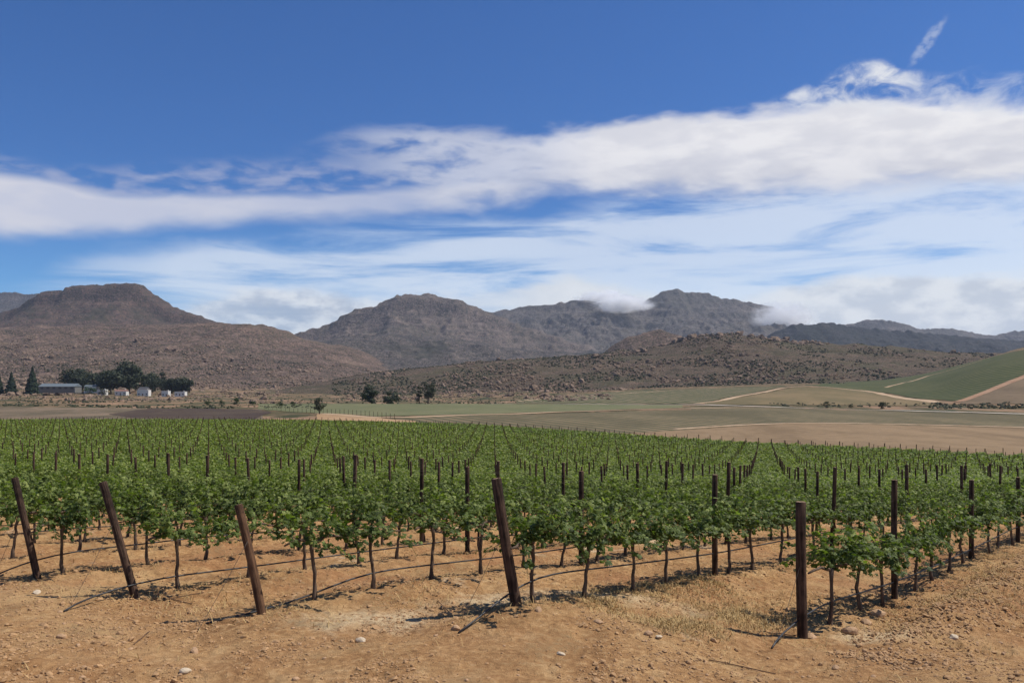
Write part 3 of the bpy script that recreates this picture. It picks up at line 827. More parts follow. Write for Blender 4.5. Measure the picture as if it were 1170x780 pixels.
# ------------------------------------------------------------------ boulders and scrub on the slopes
def ico():
    t = (1 + 5 ** .5) / 2
    V = np.array([(-1, t, 0), (1, t, 0), (-1, -t, 0), (1, -t, 0), (0, -1, t), (0, 1, t), (0, -1, -t), (0, 1, -t), (t, 0, -1), (t, 0, 1), (-t, 0, -1), (-t, 0, 1)], float)
    V /= np.linalg.norm(V[0])
    Fc = [(0, 11, 5), (0, 5, 1), (0, 1, 7), (0, 7, 10), (0, 10, 11), (1, 5, 9), (5, 11, 4), (11, 10, 2), (10, 7, 6), (7, 1, 8), (3, 9, 4), (3, 4, 2), (3, 2, 6), (3, 6, 8), (3, 8, 9), (4, 9, 5), (2, 4, 11), (6, 2, 10), (8, 6, 7), (9, 8, 1)]
    return V, np.array(Fc)


def ico2():
    V, Fc = ico()
    V = list(map(tuple, V)); cache = {}; nf = []

    def mp(a, b):
        k = (min(a, b), max(a, b))
        if k not in cache:
            p = (np.array(V[a]) + np.array(V[b])); p /= np.linalg.norm(p); V.append(tuple(p)); cache[k] = len(V) - 1
        return cache[k]
    for a, b, c_ in Fc:
        x, y, z = mp(a, b), mp(b, c_), mp(c_, a)
        nf += [(a, x, z), (b, y, x), (c_, z, y), (x, y, z)]
    return np.array(V), np.array(nf)


IV, IF = ico()
JV, JF = ico2()


def scatter_blobs(P, size, sq=(0.5, 0.9), seed=1, jit=0.28, base=(IV, IF), sink=0.25):
    """many irregular stones as one array pair"""
    rg = np.random.default_rng(seed)
    n = len(P); v, f = base
    a = rg.uniform(0, 2 * math.pi, n)
    sc = np.stack([size * rg.uniform(.75, 1.3, n), size * rg.uniform(.75, 1.3, n), size * rg.uniform(*sq, n)], 1)
    W_ = v[None] * (1 + rg.uniform(-jit, jit, (n, len(v), 1))) * sc[:, None]
    c_, s_ = np.cos(a)[:, None], np.sin(a)[:, None]
    x = W_[..., 0] * c_ - W_[..., 1] * s_; y = W_[..., 0] * s_ + W_[..., 1] * c_
    tl = rg.uniform(-.35, .35, (n, 1))
    z = W_[..., 2] + x * tl
    Vv = np.stack([x, y, z], -1) + P[:, None]
    Vv[..., 2] += (sc[:, 2] * (0.5 - sink))[:, None]
    Ff = f[None] + (np.arange(n) * len(v))[:, None, None]
    return Vv.reshape(-1, 3), Ff.reshape(-1, 3)


def slope_points(mt, n, pxr, tr, seed, dens=None, thr=0.0):
    rg = np.random.default_rng(seed)
    xs, ys, Zm = mt
    out_ = []
    while len(out_) < n:
        y = ys[0] + (ys[-1] - ys[0]) * rg.uniform(*tr)
        px = rg.uniform(*pxr)
        x = (px - 585) / F * y
        if x < xs[0] + 5 or x > xs[-1] - 5: continue
        if fbm(np.array([x / 70.]), np.array([y / 110.]), 3, seed)[0] < thr: continue
        out_.append((x, y, mz(mt, x, y)))
    return np.array(out_)


M['boulder'] = rock_material('boulder_sandstone', [(0.36, (0.10, 0.075, 0.055)), (0.5, (0.20, 0.138, 0.098)), (0.66, (0.34, 0.24, 0.17))], (0.12, 0.085, 0.06), 6.0, 0.2, 0.2, 0.6, 0.1)
M['scrub'] = plain('dark_scrub', (0.040, 0.044, 0.022), var=0.5, sc=0.03)
p1 = slope_points(HA, 2300, (560, 960), (0.05, 0.72), 5, thr=0.22)
p2 = slope_points(HA, 900, (400, 620), (0.03, 0.70), 6, thr=0.0)
p3 = slope_points(HA, 500, (900, 1150), (0.05, 0.6), 8, thr=0.18)
p4 = slope_points(MT1, 5200, (-40, 480), (0.0, 0.46), 7, thr=0.08)
p5 = slope_points(HB, 700, (640, 830), (0.2, 0.8), 9, thr=0.0)
p6 = slope_points(HA, 260, (640, 940), (0.55, 0.86), 19, thr=0.05)
p7 = slope_points(MT1, 1500, (-30, 520), (0.0, 0.14), 23, thr=0.02)
pts = np.vstack([p1, p2, p3, p4, p5, p7, p6])
sz = rng.gamma(1.4, 0.95, len(pts)) * np.where(pts[:, 1] > 1700, 1.3, 1.0) * 0.72 + 0.4
sz[-1760:-260] = rng.gamma(1.5, 1.1, 1500) + .6; sz[-260:] = rng.gamma(2.5, 1.5, 260) + 1
v, f = scatter_blobs(pts, np.minimum(sz, 9), (0.5, 0.95), 3, 0.3)
tag(link('boulders', mesh_np('boulders', v, f, [M['boulder']])), 'tan sandstone rubble covering the middle distance slopes', 'boulders', kind='stuff')
p1 = slope_points(HA, 6500, (380, 1200), (0.0, 0.72), 15, thr=-0.05)
p4 = slope_points(MT1, 3400, (-60, 500), (0.0, 0.4), 17, thr=-0.05)
pts = np.vstack([p1, p4])
v, f = scatter_blobs(pts, rng.uniform(0.7, 2.0, len(pts)), (0.5, 0.9), 4, 0.35)
tag(link('scrub', mesh_np('scrub', v, f, [M['scrub']])), 'low dark fynbos scrub on the slopes', 'scrub', kind='stuff')
rb = np.random.default_rng(131)
xb, yb = [], []
while len(xb) < 2600:
    y_ = rb.uniform(640, 1230); px_ = rb.uniform(-60, 700); x_ = (px_ - 585) / F * y_
    if fbm(np.array([x_ / 60]), np.array([y_ / 90]), 3, 33)[0] < (-0.02 + (1000 - y_) * .0006): continue
    xb.append(x_); yb.append(y_)
xb, yb = np.array(xb), np.array(yb)
zb_ = ground_z(xb, yb)
v, f = scatter_blobs(np.stack([xb, yb, zb_ - .2], 1), rb.gamma(1.5, .65, len(xb)) + .4, (0.45, 0.9), 5, 0.3)
tag(link('valley_boulders', mesh_np('valley_boulders', v, f, [M['boulder']])), 'tan rubble on the rough ground at the foot of the slopes', 'boulders', kind='stuff')
# scrub bands in the valley
pv = []
rg = np.random.default_rng(31)


def strip(n, x0, x1, y0, y1, seedthr=-1):
    for _ in range(n):
        px = rg.uniform(x0, x1); py = rg.uniform(y0, y1)
        d = px_ground(px, py)
        x = (px - 585) / F * d
        pv.append((x, d, far_z(x, d)))


strip(260, 0, 360, 463.0, 465.5); strip(120, 20, 130, 457, 460); strip(90, 880, 1100, 461, 464); strip(150, 1060, 1170, 461, 467); strip(200, 0, 590, 452, 461)
strip(150, 215, 600, 458, 462); strip(500, 0, 640, 449, 460)
pv = np.array(pv)
v, f = scatter_blobs(pv, rg.uniform(0.3, 1.1, len(pv)), (0.6, 0.95), 14, 0.35)
tag(link('valley_scrub', mesh_np('valley_scrub', v, f, [M['scrub']])), 'dark bushes lining the valley fields', 'scrub', kind='stuff')

# ------------------------------------------------------------------ vines
LEAF = np.array([(0, 0, 0), (0.42, -0.30, 0.06), (1.0, -0.02, -0.10), (0.62, 0.42, 0.05), (0.72, 0.95, -0.12), (0.0, 1.05, -0.02), (-0.70, 0.95, -0.12), (-0.62, 0.42, 0.05), (-1.0, -0.02, -0.10), (-0.42, -0.30, 0.06), (0, 0.4, 0.08)])
LEAF[:, :2] *= 0.9
LEAFF = np.array([(10, i, i + 1 if i < 9 else 0) for i in range(0, 10)])
QUAD = np.array([(0, -0.5, 0), (0.75, 0.2, -0.08), (0, 1.0, 0.02), (-0.75, 0.2, -0.08)])
QUADF = np.array([(0, 1, 2), (0, 2, 3)])


def leaves(P, Nn, size, tint, rg, tpl=LEAF, tf=LEAFF):
    n = len(P)
    Nn = Nn / (np.linalg.norm(Nn, axis=1)[:, None] + 1e-9)
    r = rg.normal(size=(n, 3)); r[:, 2] -= 0.8        # leaves hang: tip turned down
    t = r - (r * Nn).sum(1)[:, None] * Nn
    t /= np.linalg.norm(t, axis=1)[:, None] + 1e-9
    b = np.cross(t, Nn)
    L = tpl[None] * size[:, None, None]
    Vv = P[:, None] + L[..., 0:1] * b[:, None] + L[..., 1:2] * t[:, None] + L[..., 2:3] * Nn[:, None]
    Ff = tf[None] + (np.arange(n) * len(tpl))[:, None, None]
    return Vv.reshape(-1, 3), Ff.reshape(-1, 3), np.repeat(tint, len(tpl))


def vine_meshes(seed, dens=1.0, side=0.0):
    rg = np.random.default_rng(seed); rd = random.Random(seed)
    b = MB()
    lean = rg.uniform(-0.10, 0.10); ly = rg.uniform(-0.05, 0.05)
    n = 9
    z = np.linspace(-0.08, 0.76, n)
    k = (z / 0.76)
    x = lean * (1 - k) + np.cumsum(rg.normal(0, 0.012, n)); y = ly * (1 - k) + np.cumsum(rg.normal(0, 0.010, n))
    x -= x[-1]; y -= y[-1]
    r = np.interp(z, [-.08, 0.03, 0.2, 0.55, 0.7, 0.76], [.040, .036, .024, .022, .030, .034])
    b.tube(np.stack([x, y, z], 1), r, 8, 0, True, 0.18, rd)
    for s in (-1, 1):                                     # the two arms along the wire
        q = np.linspace(0, 1, 6)
        L = rg.uniform(0.36, 0.5)
        b.tube(np.stack([s * q * L, rg.normal(0, .012, 6), 0.74 + 0.05 * np.sin(q * 3) + rg.normal(0, .008, 6)], 1), np.linspace(.024, .013, 6), 6, 0, True, 0.15, rd)
    trunk = b.mesh('trunk', [M['bark']], True)
    P, Nn, tips = [], [], MB()
    shoots = int(30 * dens)
    for i in range(shoots):
        sx = rg.uniform(-0.50, 0.50) + side
        o = np.array([sx, rg.normal(0, 0.04), 0.78])
        el = rg.uniform(0.25, 1.45); a = rg.choice([-1, 1]) * math.pi / 2 + rg.normal(0, 0.5)
        L = rg.uniform(0.32, 0.72)
        if rg.random() < 0.16: L *= 1.35
        dv = np.array([math.cos(a) * math.cos(el), math.sin(a) * math.cos(el), math.sin(el)])
        m_ = 8
        pts_ = [o]
        v_ = dv.copy()
        for j in range(m_):
            v_ = v_ + np.array([0, 0, -0.10 - 0.10 * math.cos(el)]) + rg.normal(0, 0.08, 3); v_ /= np.linalg.norm(v_)
            pts_.append(pts_[-1] + v_ * L / m_)
        pts_ = np.array(pts_)
        tips.tube(pts_, np.linspace(.0055, .002, m_ + 1), 4, 1, False)
        nl = int(L / 0.025)
        tt = rg.uniform(0.06, 1.0, nl) * m_
        ii = np.minimum(tt.astype(int), m_ - 1); fr = (tt - ii)[:, None]
        q = pts_[ii] * (1 - fr) + pts_[ii + 1] * fr
        offv = rg.normal(0, 1, (nl, 3)); offv /= np.linalg.norm(offv, axis=1)[:, None]
        q = q + offv * rg.uniform(0.03, 0.09, nl)[:, None]
        P.append(q)
        Nn.append(offv * 0.6 + np.array([0, 0, 0.75]) + np.array([0, 1, 0]) * np.sign(q[:, 1:2]) * 0.4 + rg.normal(0, .3, (nl, 3)))
    P = np.concatenate(P); Nn = np.concatenate(Nn)
    P[:, 2] = np.maximum(P[:, 2], 0.60)
    n = len(P)
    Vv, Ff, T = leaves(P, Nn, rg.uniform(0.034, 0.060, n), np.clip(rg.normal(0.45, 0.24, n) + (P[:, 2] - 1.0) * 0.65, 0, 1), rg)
    SV = np.concatenate(tips.V)
    SF = np.array([(q[0], q[1], q[2]) for q in tips.F] + [(q[0], q[2], q[3]) for q in tips.F])
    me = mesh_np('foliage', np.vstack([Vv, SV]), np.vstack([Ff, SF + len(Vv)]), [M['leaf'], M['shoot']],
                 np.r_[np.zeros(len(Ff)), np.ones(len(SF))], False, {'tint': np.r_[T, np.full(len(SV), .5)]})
    return trunk, me


VAR = [vine_meshes(100 + i, d) for i, d in enumerate((1.0, 1.1, 0.95, 1.15, 0.9, 1.05, 1.2, 1.0, 0.85, 1.1, 1.0, 1.05))]
THIN = [vine_meshes(200 + i, 0.62) for i in range(3)]

ORD = ['first', 'second', 'third', 'fourth', 'fifth', 'sixth', 'seventh', 'eighth', 'ninth', 'tenth', 'eleventh', 'twelfth', 'thirteenth', 'fourteenth', 'fifteenth']
ROWTXT = {0: 'the right-hand row with the upright end post', 1: 'the row of the thick black leaning end post',
          2: 'the row of the short brown leaning end post', 3: 'the row of the second leaning post from left', 4: 'the row of the leftmost leaning end post'}
VINES = []          # (m, s, index in row)
FIXED = {0: [11.2, 12.3, 13.2, 14.0, 15.0, 15.9], 1: [7.8, 9.0, 10.03, 10.9, 11.9, 12.88, 13.7, 15.1, 16.5], 2: [6.25, 7.19, 8.35, 9.4, 10.37, 11.44], 3: [5.6, 6.7, 7.75], 4: [4.97, 6.3]}
rv = np.random.default_rng(55)


def in_field(x, y, s_):
    return s_ < S_END and y < Y_END and y > 0


for m_ in range(0, 200):
    c_ = rc(m_)
    ss = list(FIXED.get(m_, [])) or [row_start(m_) + 0.6]
    while ss[-1] < S_END + 300:
        ss.append(ss[-1] + 1.02 + rv.normal(0, 0.035))
    for k, s_ in enumerate(ss):
        x, y = RD * s_ + RN * c_
        if not in_field(x, y, s_):
            if s_ > S_END or y > Y_END: break
            continue
        if y < 4 or abs(x / y) > 0.70 + 1.2 / y: continue
        # a few gaps where a vine died
        if m_ > 4 and rv.random() < 0.025: continue
        VINES.append((m_, s_, k, x, y))
VINES.sort(key=lambda a: a[4] + abs(a[3]) * 0.15)
near, rest = VINES[:300], VINES[300:]
print('vines', len(VINES))
zs = ground_z(np.array([a[3] for a in near]), np.array([a[4] for a in near]))
cnt_lbl = {}
for (m_, s_, k, x, y), z in zip(near, zs):
    rr_ = random.Random(int(s_ * 100) + m_ * 977)
    tm, fmh = rr_.choice(VAR)
    if (m_, k) in ((2, 0), (2, 1), (2, 2), (2, 3), (2, 4), (3, 1)): tm, fmh = THIN[k % 3]
    flip = math.pi if rr_.random() < 0.5 else 0
    lab = 'leafy green grapevine standing deep in the vineyard behind the five front rows'
    if m_ in ROWTXT:
        if k < 15: lab = f"{ORD[k]} grapevine from the near end of {ROWTXT[m_]}"
        else: lab = f"grapevine far along {ROWTXT[m_]}"
    t = thing('grapevine', lab, 'grapevine', (x, y, z), math.pi / 2 - RA + flip, 'grapevines in rows')
    t['row'] = m_
    hs = rr_.uniform(0.76, 0.98)
    a = link('trunk', tm, t)
    a.rotation_euler = (0, 0, rr_.uniform(-0.3, 0.3))
    b = link('foliage', fmh, t)
    b.scale = (rr_.uniform(0.88, 1.0), rr_.uniform(0.75, 1.05), hs)
    b.location = (0, 0, 0.75 * (1 - hs))
    if k == 0 and m_ < 5:
        sh = 0.40 if m_ == 0 else 0.14
        b.location = (sh * (1 if flip == 0 else -1), 0, 0.75 * (1 - hs)); b.scale = (0.95 if m_ == 0 else 0.78, 1.1, hs)

# every vine further back: one mass
rg = np.random.default_rng(77)
A = np.array([(a[3], a[4]) for a in rest])
AZv = ground_z(A[:, 0], A[:, 1])
VV, FF, TT = [], [], []
off = 0
for lo, hi, nl, szr in ((0, 48, 400, (0.050, 0.080)), (48, 85, 150, (0.080, 0.12)), (85, 140, 66, (0.12, 0.175)), (140, 400, 36, (0.16, 0.24))):
    k = np.where((A[:, 1] >= lo) & (A[:, 1] < hi))[0]
    if not len(k): continue
    n = len(k) * nl
    vi = np.repeat(k, nl)
    ph = rg.uniform(0, 2 * math.pi, n); rad = np.sqrt(rg.uniform(0, 1, n))
    wv = np.repeat(rg.uniform(0.85, 1.15, len(k)), nl)
    lx = rg.uniform(-0.58, 0.58, n); ly = np.cos(ph) * rad * 0.32 * wv
    lz = 1.00 + np.sin(ph) * rad * 0.29 * wv + rg.normal(0, 0.05, n)
    P = np.stack([A[vi, 0] + lx * RD[0] + ly * RN[0], A[vi, 1] + lx * RD[1] + ly * RN[1], AZv[vi] + lz], 1)
    Nn = np.stack([ly * RN[0] * 1.6, ly * RN[1] * 1.6, (lz - 0.85) * 1.0 + 0.35], 1) + rg.normal(0, .33, (n, 3))
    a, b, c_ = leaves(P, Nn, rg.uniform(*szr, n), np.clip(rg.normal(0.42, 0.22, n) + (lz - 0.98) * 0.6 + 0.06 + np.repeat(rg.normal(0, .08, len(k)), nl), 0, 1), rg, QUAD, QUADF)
    VV.append(a); FF.append(b + off); TT.append(c_); off += len(a)
nleaf = sum(len(x) for x in FF)
# their trunks: slim three-sided prisms
kt = np.where(A[:, 1] < 120)[0]
n = len(kt)
ang = np.array([0, 2.1, 4.2])
ring = np.stack([np.cos(ang) * 0.026, np.sin(ang) * 0.026, np.zeros(3)], 1)
tb = np.stack([A[kt, 0], A[kt, 1], AZv[kt] - 0.03], 1)
lean = np.stack([rg.normal(0, .05, n), rg.normal(0, .05, n), np.full(n, 0.82)], 1)
tv = np.concatenate([tb[:, None] + ring[None], (tb + lean)[:, None] + ring[None]], 1)
tf = np.array([(0, 1, 4), (0, 4, 3), (1, 2, 5), (1, 5, 4), (2, 0, 3), (2, 3, 5)])
VV.append(tv.reshape(-1, 3)); FF.append((tf[None] + (np.arange(n) * 6)[:, None, None]).reshape(-1, 3) + off); TT.append(np.full(n * 6, .5))
FF_ = np.vstack(FF)
tag(link('vines', mesh_np('vines', np.vstack(VV), FF_, [M['leaf'], M['bark']], np.r_[np.zeros(nleaf), np.ones(len(FF_) - nleaf)], False, {'tint': np.concatenate(TT)})),
    'mass of green vine rows filling the rest of the vineyard', 'vines', kind='stuff')


# ------------------------------------------------------------------ trellis posts
def post_mesh(h, r, seed, mt, seg=14, bury=0.25):
    rd = random.Random(seed)
    b = MB()
    zz = [-bury, 0, 0.12, 0.4, h * 0.5, h * 0.75, h - 0.012, h]
    rr_ = [r * 1.02] * 2 + [r * 1.0, r * .99, r * .97, r * .96, r * .95, r * .86]
    bend = rd.uniform(-.012, .012)
    b.tube([(bend * math.sin(3 * z / h), 0, z) for z in zz], rr_, seg, 0, False, 0.035, rd)
    n = len(zz)
    top = np.array([(math.cos(2 * math.pi * k / seg) * r * .86, math.sin(2 * math.pi * k / seg) * r * .86, h + 0.002 + rd.uniform(-.003, .003)) for k in range(seg)] + [(0, 0, h + 0.004)])
    b.add(top, [(seg, k, (k + 1) % seg) for k in range(seg)], 1)
    return b.mesh('wooden_post', [mt, M['endgrain']], True)


def put_post(name, x, y, me, label, lean=(0, 0), group='trellis posts', rz=0.0, z=None):
    o = link(name, me, None, (x, y, gz(x, y) if z is None else z), (lean[0], lean[1], rz))
    return tag(o, label, 'post', group)


def on_row(px, m_):
    u = (px - 585) / F
    d = rc(m_) / (RN[0] * u + RN[1])
    return u * d, d


ENDP = {}
ends = [   # photo base x, top (x, y), base y, row, radius, material, label
    (43, (13, 546), 660, 4, 0.052, 'post', 'leftmost leaning dark timber end post, tilted to the left'),
    (155, (114, 551), 688, 3, 0.055, 'post', 'second leaning dark timber end post from left, beside a curved black hose'),
    (299, (270, 577), 704, 2, 0.054, 'post_brown', 'short light brown leaning timber end post'),
    (590, (567, 547), 700, 1, 0.066, 'post', 'thick blackish leaning timber end post with a pale sawn top'),
    (917, (915, 573), 725, 0, 0.066, 'post', 'thick upright dark end post of the nearest right-hand row')]
for i, (bx_, tp, by, m_, r_, mt, lb) in enumerate(ends):
    x, y = on_row(bx_, m_)
    z = gz(x, y)
    top = at(tp[0], tp[1], y)
    dx_ = top[0] - x; h = math.hypot(top[2] - z, dx_)
    ay = math.atan2(dx_, top[2] - z)
    me = post_mesh(h, r_, 300 + i, M[mt], 18, 0.3)
    put_post('trellis_post', x, y, me, lb, (R(-3) if i < 4 else 0, ay), z=z)
    ENDP[m_] = (x, y, z, dx_, h)

specials = [(534, 533, 3, 'slim dark vertical post among the vines left of the thick leaning post'),
            (664, 538, 2, 'dark vertical post just right of the thick leaning post'),
            (817, 542, 1, 'tall dark vertical post midway between the thick leaning post and the upright end post'),
            (1022, 548, 0, 'tall dark vertical post at the near end of the right-hand row, behind its first vines'),
            (1110, 548, 0, 'third post of the nearest right-hand row'),
            (1163, 545, 0, 'fourth post of the nearest right-hand row, at the right edge of the photo')]
taken = []
pz = {}
for i, (bx_, ty, m_, lb) in enumerate(specials):
    x, y = on_row(bx_, m_)
    z = gz(x, y)
    h = CAM_Z - (ty - HOR) / F * y - z
    put_post('trellis_post', x, y, post_mesh(h, 0.048, 340 + i, M['post']), lb, z=z)
    s_ = x * RD[0] + y * RD[1]
    taken.append((m_, s_))
print('special post s', taken)
PM = [post_mesh(1.78 + 0.05 * i, 0.040 + 0.003 * i, 360 + i, M['post'], 9) for i in range(4)]
POSTS = []
for m_ in range(0, 200):
    c_ = rc(m_)
    base = {0: 22.7 + POSTSP, 1: 12.4 + POSTSP, 2: 12.4 + POSTSP, 3: 12.4 + POSTSP}.get(m_, 12.4)
    s_ = base
    while True:
        x, y = RD * s_ + RN * c_
        if s_ > S_END or y > Y_END: break
        if y > 4 and abs(x / y) < 0.70 + 1.2 / y:
            POSTS.append((x + rv.normal(0, .015), y + rv.normal(0, .015), m_))
        s_ += POSTSP
    # row-end posts on the far headland
    x, y = RD * S_END + RN * c_
    if y < Y_END and abs(x / y) < 0.72: POSTS.append((x, y, m_))
POSTS.sort(key=lambda a: a[1] + abs(a[0]) * .15)
np_, rp = POSTS[:289], POSTS[289:]
zz = ground_z(np.array([a[0] for a in np_]), np.array([a[1] for a in np_]))
for (x, y, m_), z in zip(np_, zz):
    lb = 'dark vertical trellis post rising above the vines deep in the vineyard'
    if m_ == 0: lb = 'dark vertical post far along the nearest right-hand row'
    put_post('trellis_post', x, y, random.choice(PM), lb, (random.gauss(0, .018), random.gauss(0, .018)), rz=random.uniform(0, 6), z=z)
Q = np.array([(a[0], a[1]) for a in rp]); qz = ground_z(Q[:, 0], Q[:, 1])
n = len(Q); ang = np.arange(5) * 2 * math.pi / 5
hh = rg.uniform(1.66, 1.95, n)
lw = 0.042 + 0.010 * np.clip((Q[:, 1] - 80) / 120, 0, 1)
ringx = np.cos(ang)[None] * lw[:, None]; ringy = np.sin(ang)[None] * lw[:, None]
ln = rg.normal(0, .02, (n, 2))
lowv = np.stack([Q[:, :1] + ringx, Q[:, 1:] + ringy, np.repeat(qz[:, None] - .05, 5, 1)], -1)
topv = np.stack([Q[:, :1] + ringx + ln[:, :1], Q[:, 1:] + ringy + ln[:, 1:], np.repeat((qz + hh)[:, None], 5, 1)], -1)
pvv = np.concatenate([lowv, topv], 1).reshape(-1, 3)
pf = []
for k in range(5): pf += [(k, (k + 1) % 5, 5 + (k + 1) % 5), (k, 5 + (k + 1) % 5, 5 + k)]
pf += [(5, 6, 7), (5, 7, 8), (5, 8, 9)]
pf = (np.array(pf)[None] + (np.arange(n) * 10)[:, None, None]).reshape(-1, 3)
tag(link('trellis_posts', mesh_np('trellis_posts', pvv, pf, [M['post']])), 'dark trellis posts in the far part of the vineyard', 'posts', kind='stuff')


# ------------------------------------------------------------------ hoses and wires
def row_pt(m_, s_, h):
    x, y = RD * s_ + RN * rc(m_)
    return np.array([x, y, gz(x, y) + h])


def curve_tube(name, pts_, r, mt, seg=7):
    b = MB(); b.tube(pts_, r, seg, 0, True)
    return b.mesh(name, [mt], True)


def smooth(P, n):
    P = np.array(P); L = np.r_[0, np.cumsum(np.linalg.norm(np.diff(P, axis=0), axis=1))]
    t = np.linspace(0, L[-1], n)
    q = np.stack([np.interp(t, L, P[:, i]) for i in range(3)], 1)
    for _ in range(3): q[1:-1] = (q[:-2] + 2 * q[1:-1] + q[2:]) / 4
    return q


def ray_on_row(px, py, m_):
    x, d = on_row(px, m_)
    return at(px, py, d)


def ray_ground(px, py, lift=0.015):
    u = (px - 585) / F
    ds = np.linspace(6.5, 16, 500)
    zg = ground_z(u * ds, ds)
    offp = (CAM_Z - zg) * F / ds
    i = int(np.argmin(np.abs(offp - (py - HOR))))
    return np.array([u * ds[i], ds[i], zg[i] + lift])


HL = {0: ([(882, 741), (887, 728)], [(912, 708), (926, 697), (948, 687), (982, 677), (1021, 665), (1064, 648), (1112, 626), (1163, 601)], 'black irrigation hose along the nearest right-hand row, drooping past the upright end post'),
      1: ([(524, 724), (540, 714), (551, 704)], [(583, 673), (600, 661), (620, 656), (700, 647), (780, 637), (823, 631), (948, 607)], 'black irrigation hose sloping down behind the thick leaning end post'),
      2: ([(235, 713), (262, 708), (299, 698)], [(357, 682), (380, 667), (414, 654), (500, 644), (600, 633), (780, 607)], 'black irrigation hose lying on the soil by the short brown end post'),
      3: ([(73, 699), (80, 690)], [(97, 682), (122, 676), (150, 667), (161, 663), (202, 657), (273, 649), (400, 632), (568, 611)], 'black irrigation hose bending to the ground beside the second leaning end post'),
      4: ([(-25, 668), (0, 655)], [(34, 641), (68, 630), (130, 625), (240, 612)], 'black irrigation hose passing behind the leftmost leaning end post')}
for m_, (gp, rp_, lb) in HL.items():
    P = [ray_ground(*p) for p in gp] + [ray_on_row(px, py, m_) for px, py in rp_]
    s_ = P[-1][0] * RD[0] + P[-1][1] * RD[1]
    hl = P[-1][2] - gz(P[-1][0], P[-1][1])
    hl = min(max(hl, .3), .55)
    k = 1
    while s_ + k * 0.9 < 42:
        P.append(row_pt(m_, s_ + k * .9, hl - 0.02 * abs(math.sin(k * 1.3)))); k += 1
    P = smooth(P, 110)
    tag(link('irrigation_hose', curve_tube('irrigation_hose', P, 0.0115, M['hose'])), lb, 'hose', 'irrigation hoses')
for m_ in range(5, 15):
    P = []
    for s_ in np.arange(row_start(m_) + 0.5, 40, 0.8):
        q = row_pt(m_, s_, 0.44 + 0.02 * math.sin(s_ * 2.1))
        if q[1] > 5 and abs(q[0] / q[1]) < .8: P.append(q)
    tag(link('irrigation_hose', curve_tube('irrigation_hose', smooth(P, 70), 0.011, M['hose'], 5)),
        'black irrigation hose half hidden under the vines of the rows farther back', 'hose', 'irrigation hoses')
WT = {0: 'nearest right-hand row', 1: 'row of the thick black leaning post', 2: 'row of the short brown post', 3: 'row of the second leaning post from left', 4: 'row of the leftmost leaning post'}
for m_ in range(0, 5):
    x, y, z, dx_, h = ENDP[m_]
    t = thing('trellis_wires', f'thin rusty trellis wires strung along the {WT[m_]}', 'wires', (x, y, z), 0, 'trellis wires')
    for hf in (0.42, 0.68, 0.9):
        P = [np.array([x + dx_ * hf, y, z + (h * hf)])]
        s0 = x * RD[0] + y * RD[1]
        for s_ in np.arange(s0 + 1.5, 40, 2.5):
            P.append(row_pt(m_, s_, 1.75 * hf))
        P = np.array(P) - np.array([x, y, z])
        link('wire', curve_tube('wire', P, 0.0010, M['wire'], 4), t)
AL = {1: ((570, 619), (526, 707)), 2: ((283, 618), (224, 722)), 3: ((128, 600), (80, 692)), 4: ((22, 590), (-10, 664)), 0: ((916, 640), (886, 735))}
for m_, (a, b) in AL.items():
    x, y, z, dx_, h = ENDP[m_]
    p0 = at(a[0], a[1], y - 0.02); p1 = ray_ground(b[0], b[1], -0.02)
    tag(link('anchor_wire', curve_tube('anchor_wire', smooth([p0, (p0 + p1) / 2 + np.array([0, 0, -.02]), p1], 14), 0.0028, M['wire'], 5)),
        {0: 'thin anchor wire of the upright end post', 1: 'thin anchor wire of the thick black leaning post', 2: 'thin anchor wire of the short brown post',
         3: 'thin anchor wire of the second leaning post from left', 4: 'thin anchor wire of the leftmost leaning post'}[m_], 'wire', 'anchor wires')

# ------------------------------------------------------------------ stones, clods, twigs, dry grass
def stone_mesh(seed, mt, flat=0.5):
    rg_ = np.random.default_rng(seed)
    v_, f_ = JV.copy(), JF
    v_ = v_ * (1 + 0.22 * np.stack([fbm(v_[:, 0] * 1.4 + seed, v_[:, 1] * 1.4 + v_[:, 2], 3, seed)] * 3, 1) * 1.6)
    v_[:, 2] *= flat; v_[:, 1] *= rg_.uniform(.6, .9)
    return mesh_np('stone', v_, f_, [mt], smooth=False)


SM = [stone_mesh(i, M['stone'], .45 + .06 * i) for i in range(5)]; SP = [stone_mesh(20 + i, M['stone_pale'], .4 + .08 * i) for i in range(3)]
st = [(42, 677, 6.5, 1, 'white flat stone left of the second leaning post'), (212, 767, 7, 1, 'white oval stone in the bare foreground at lower left'), (70, 728, 6, 0, 'tan stone in the left foreground soil'),
      (222, 745, 7.5, 0, 'low tan rock in the bare foreground below the short brown post'), (521, 718, 6, 0, 'orange stone at the foot of the sloping hose'), (926, 728, 9, 0, 'tan rock against the foot of the upright end post'),
      (970, 722, 10, 0, 'elongated tan rock right of the upright end post'), (1002, 702, 9, 0, 'orange rock on the bank beside the right-hand row'), (742, 724, 6, 0, 'tan stone on the ground between the two thick end posts'),
      (753, 728, 5.5, 1, 'pale stone next to the tan one between the two thick end posts'), (684, 711, 6, 0, 'small orange stone right of the thick leaning post'), (412, 732, 6.5, 1, 'pale stone on the whitish soil patch'),
      (641, 747, 5, 1, 'small pale stone in the centre foreground'), (615, 698, 7, 0, 'orange rock at the foot of the thick leaning post'), (1090, 729, 7, 1, 'pale stone in the ditch at lower right'), (990, 712, 8, 0, 'tan rock on the bank below the right-hand row'),
      (955, 763, 5, 0, 'small tan stone at the lower right foreground'), (338, 776, 5, 0, 'small orange stone at the bottom edge')]
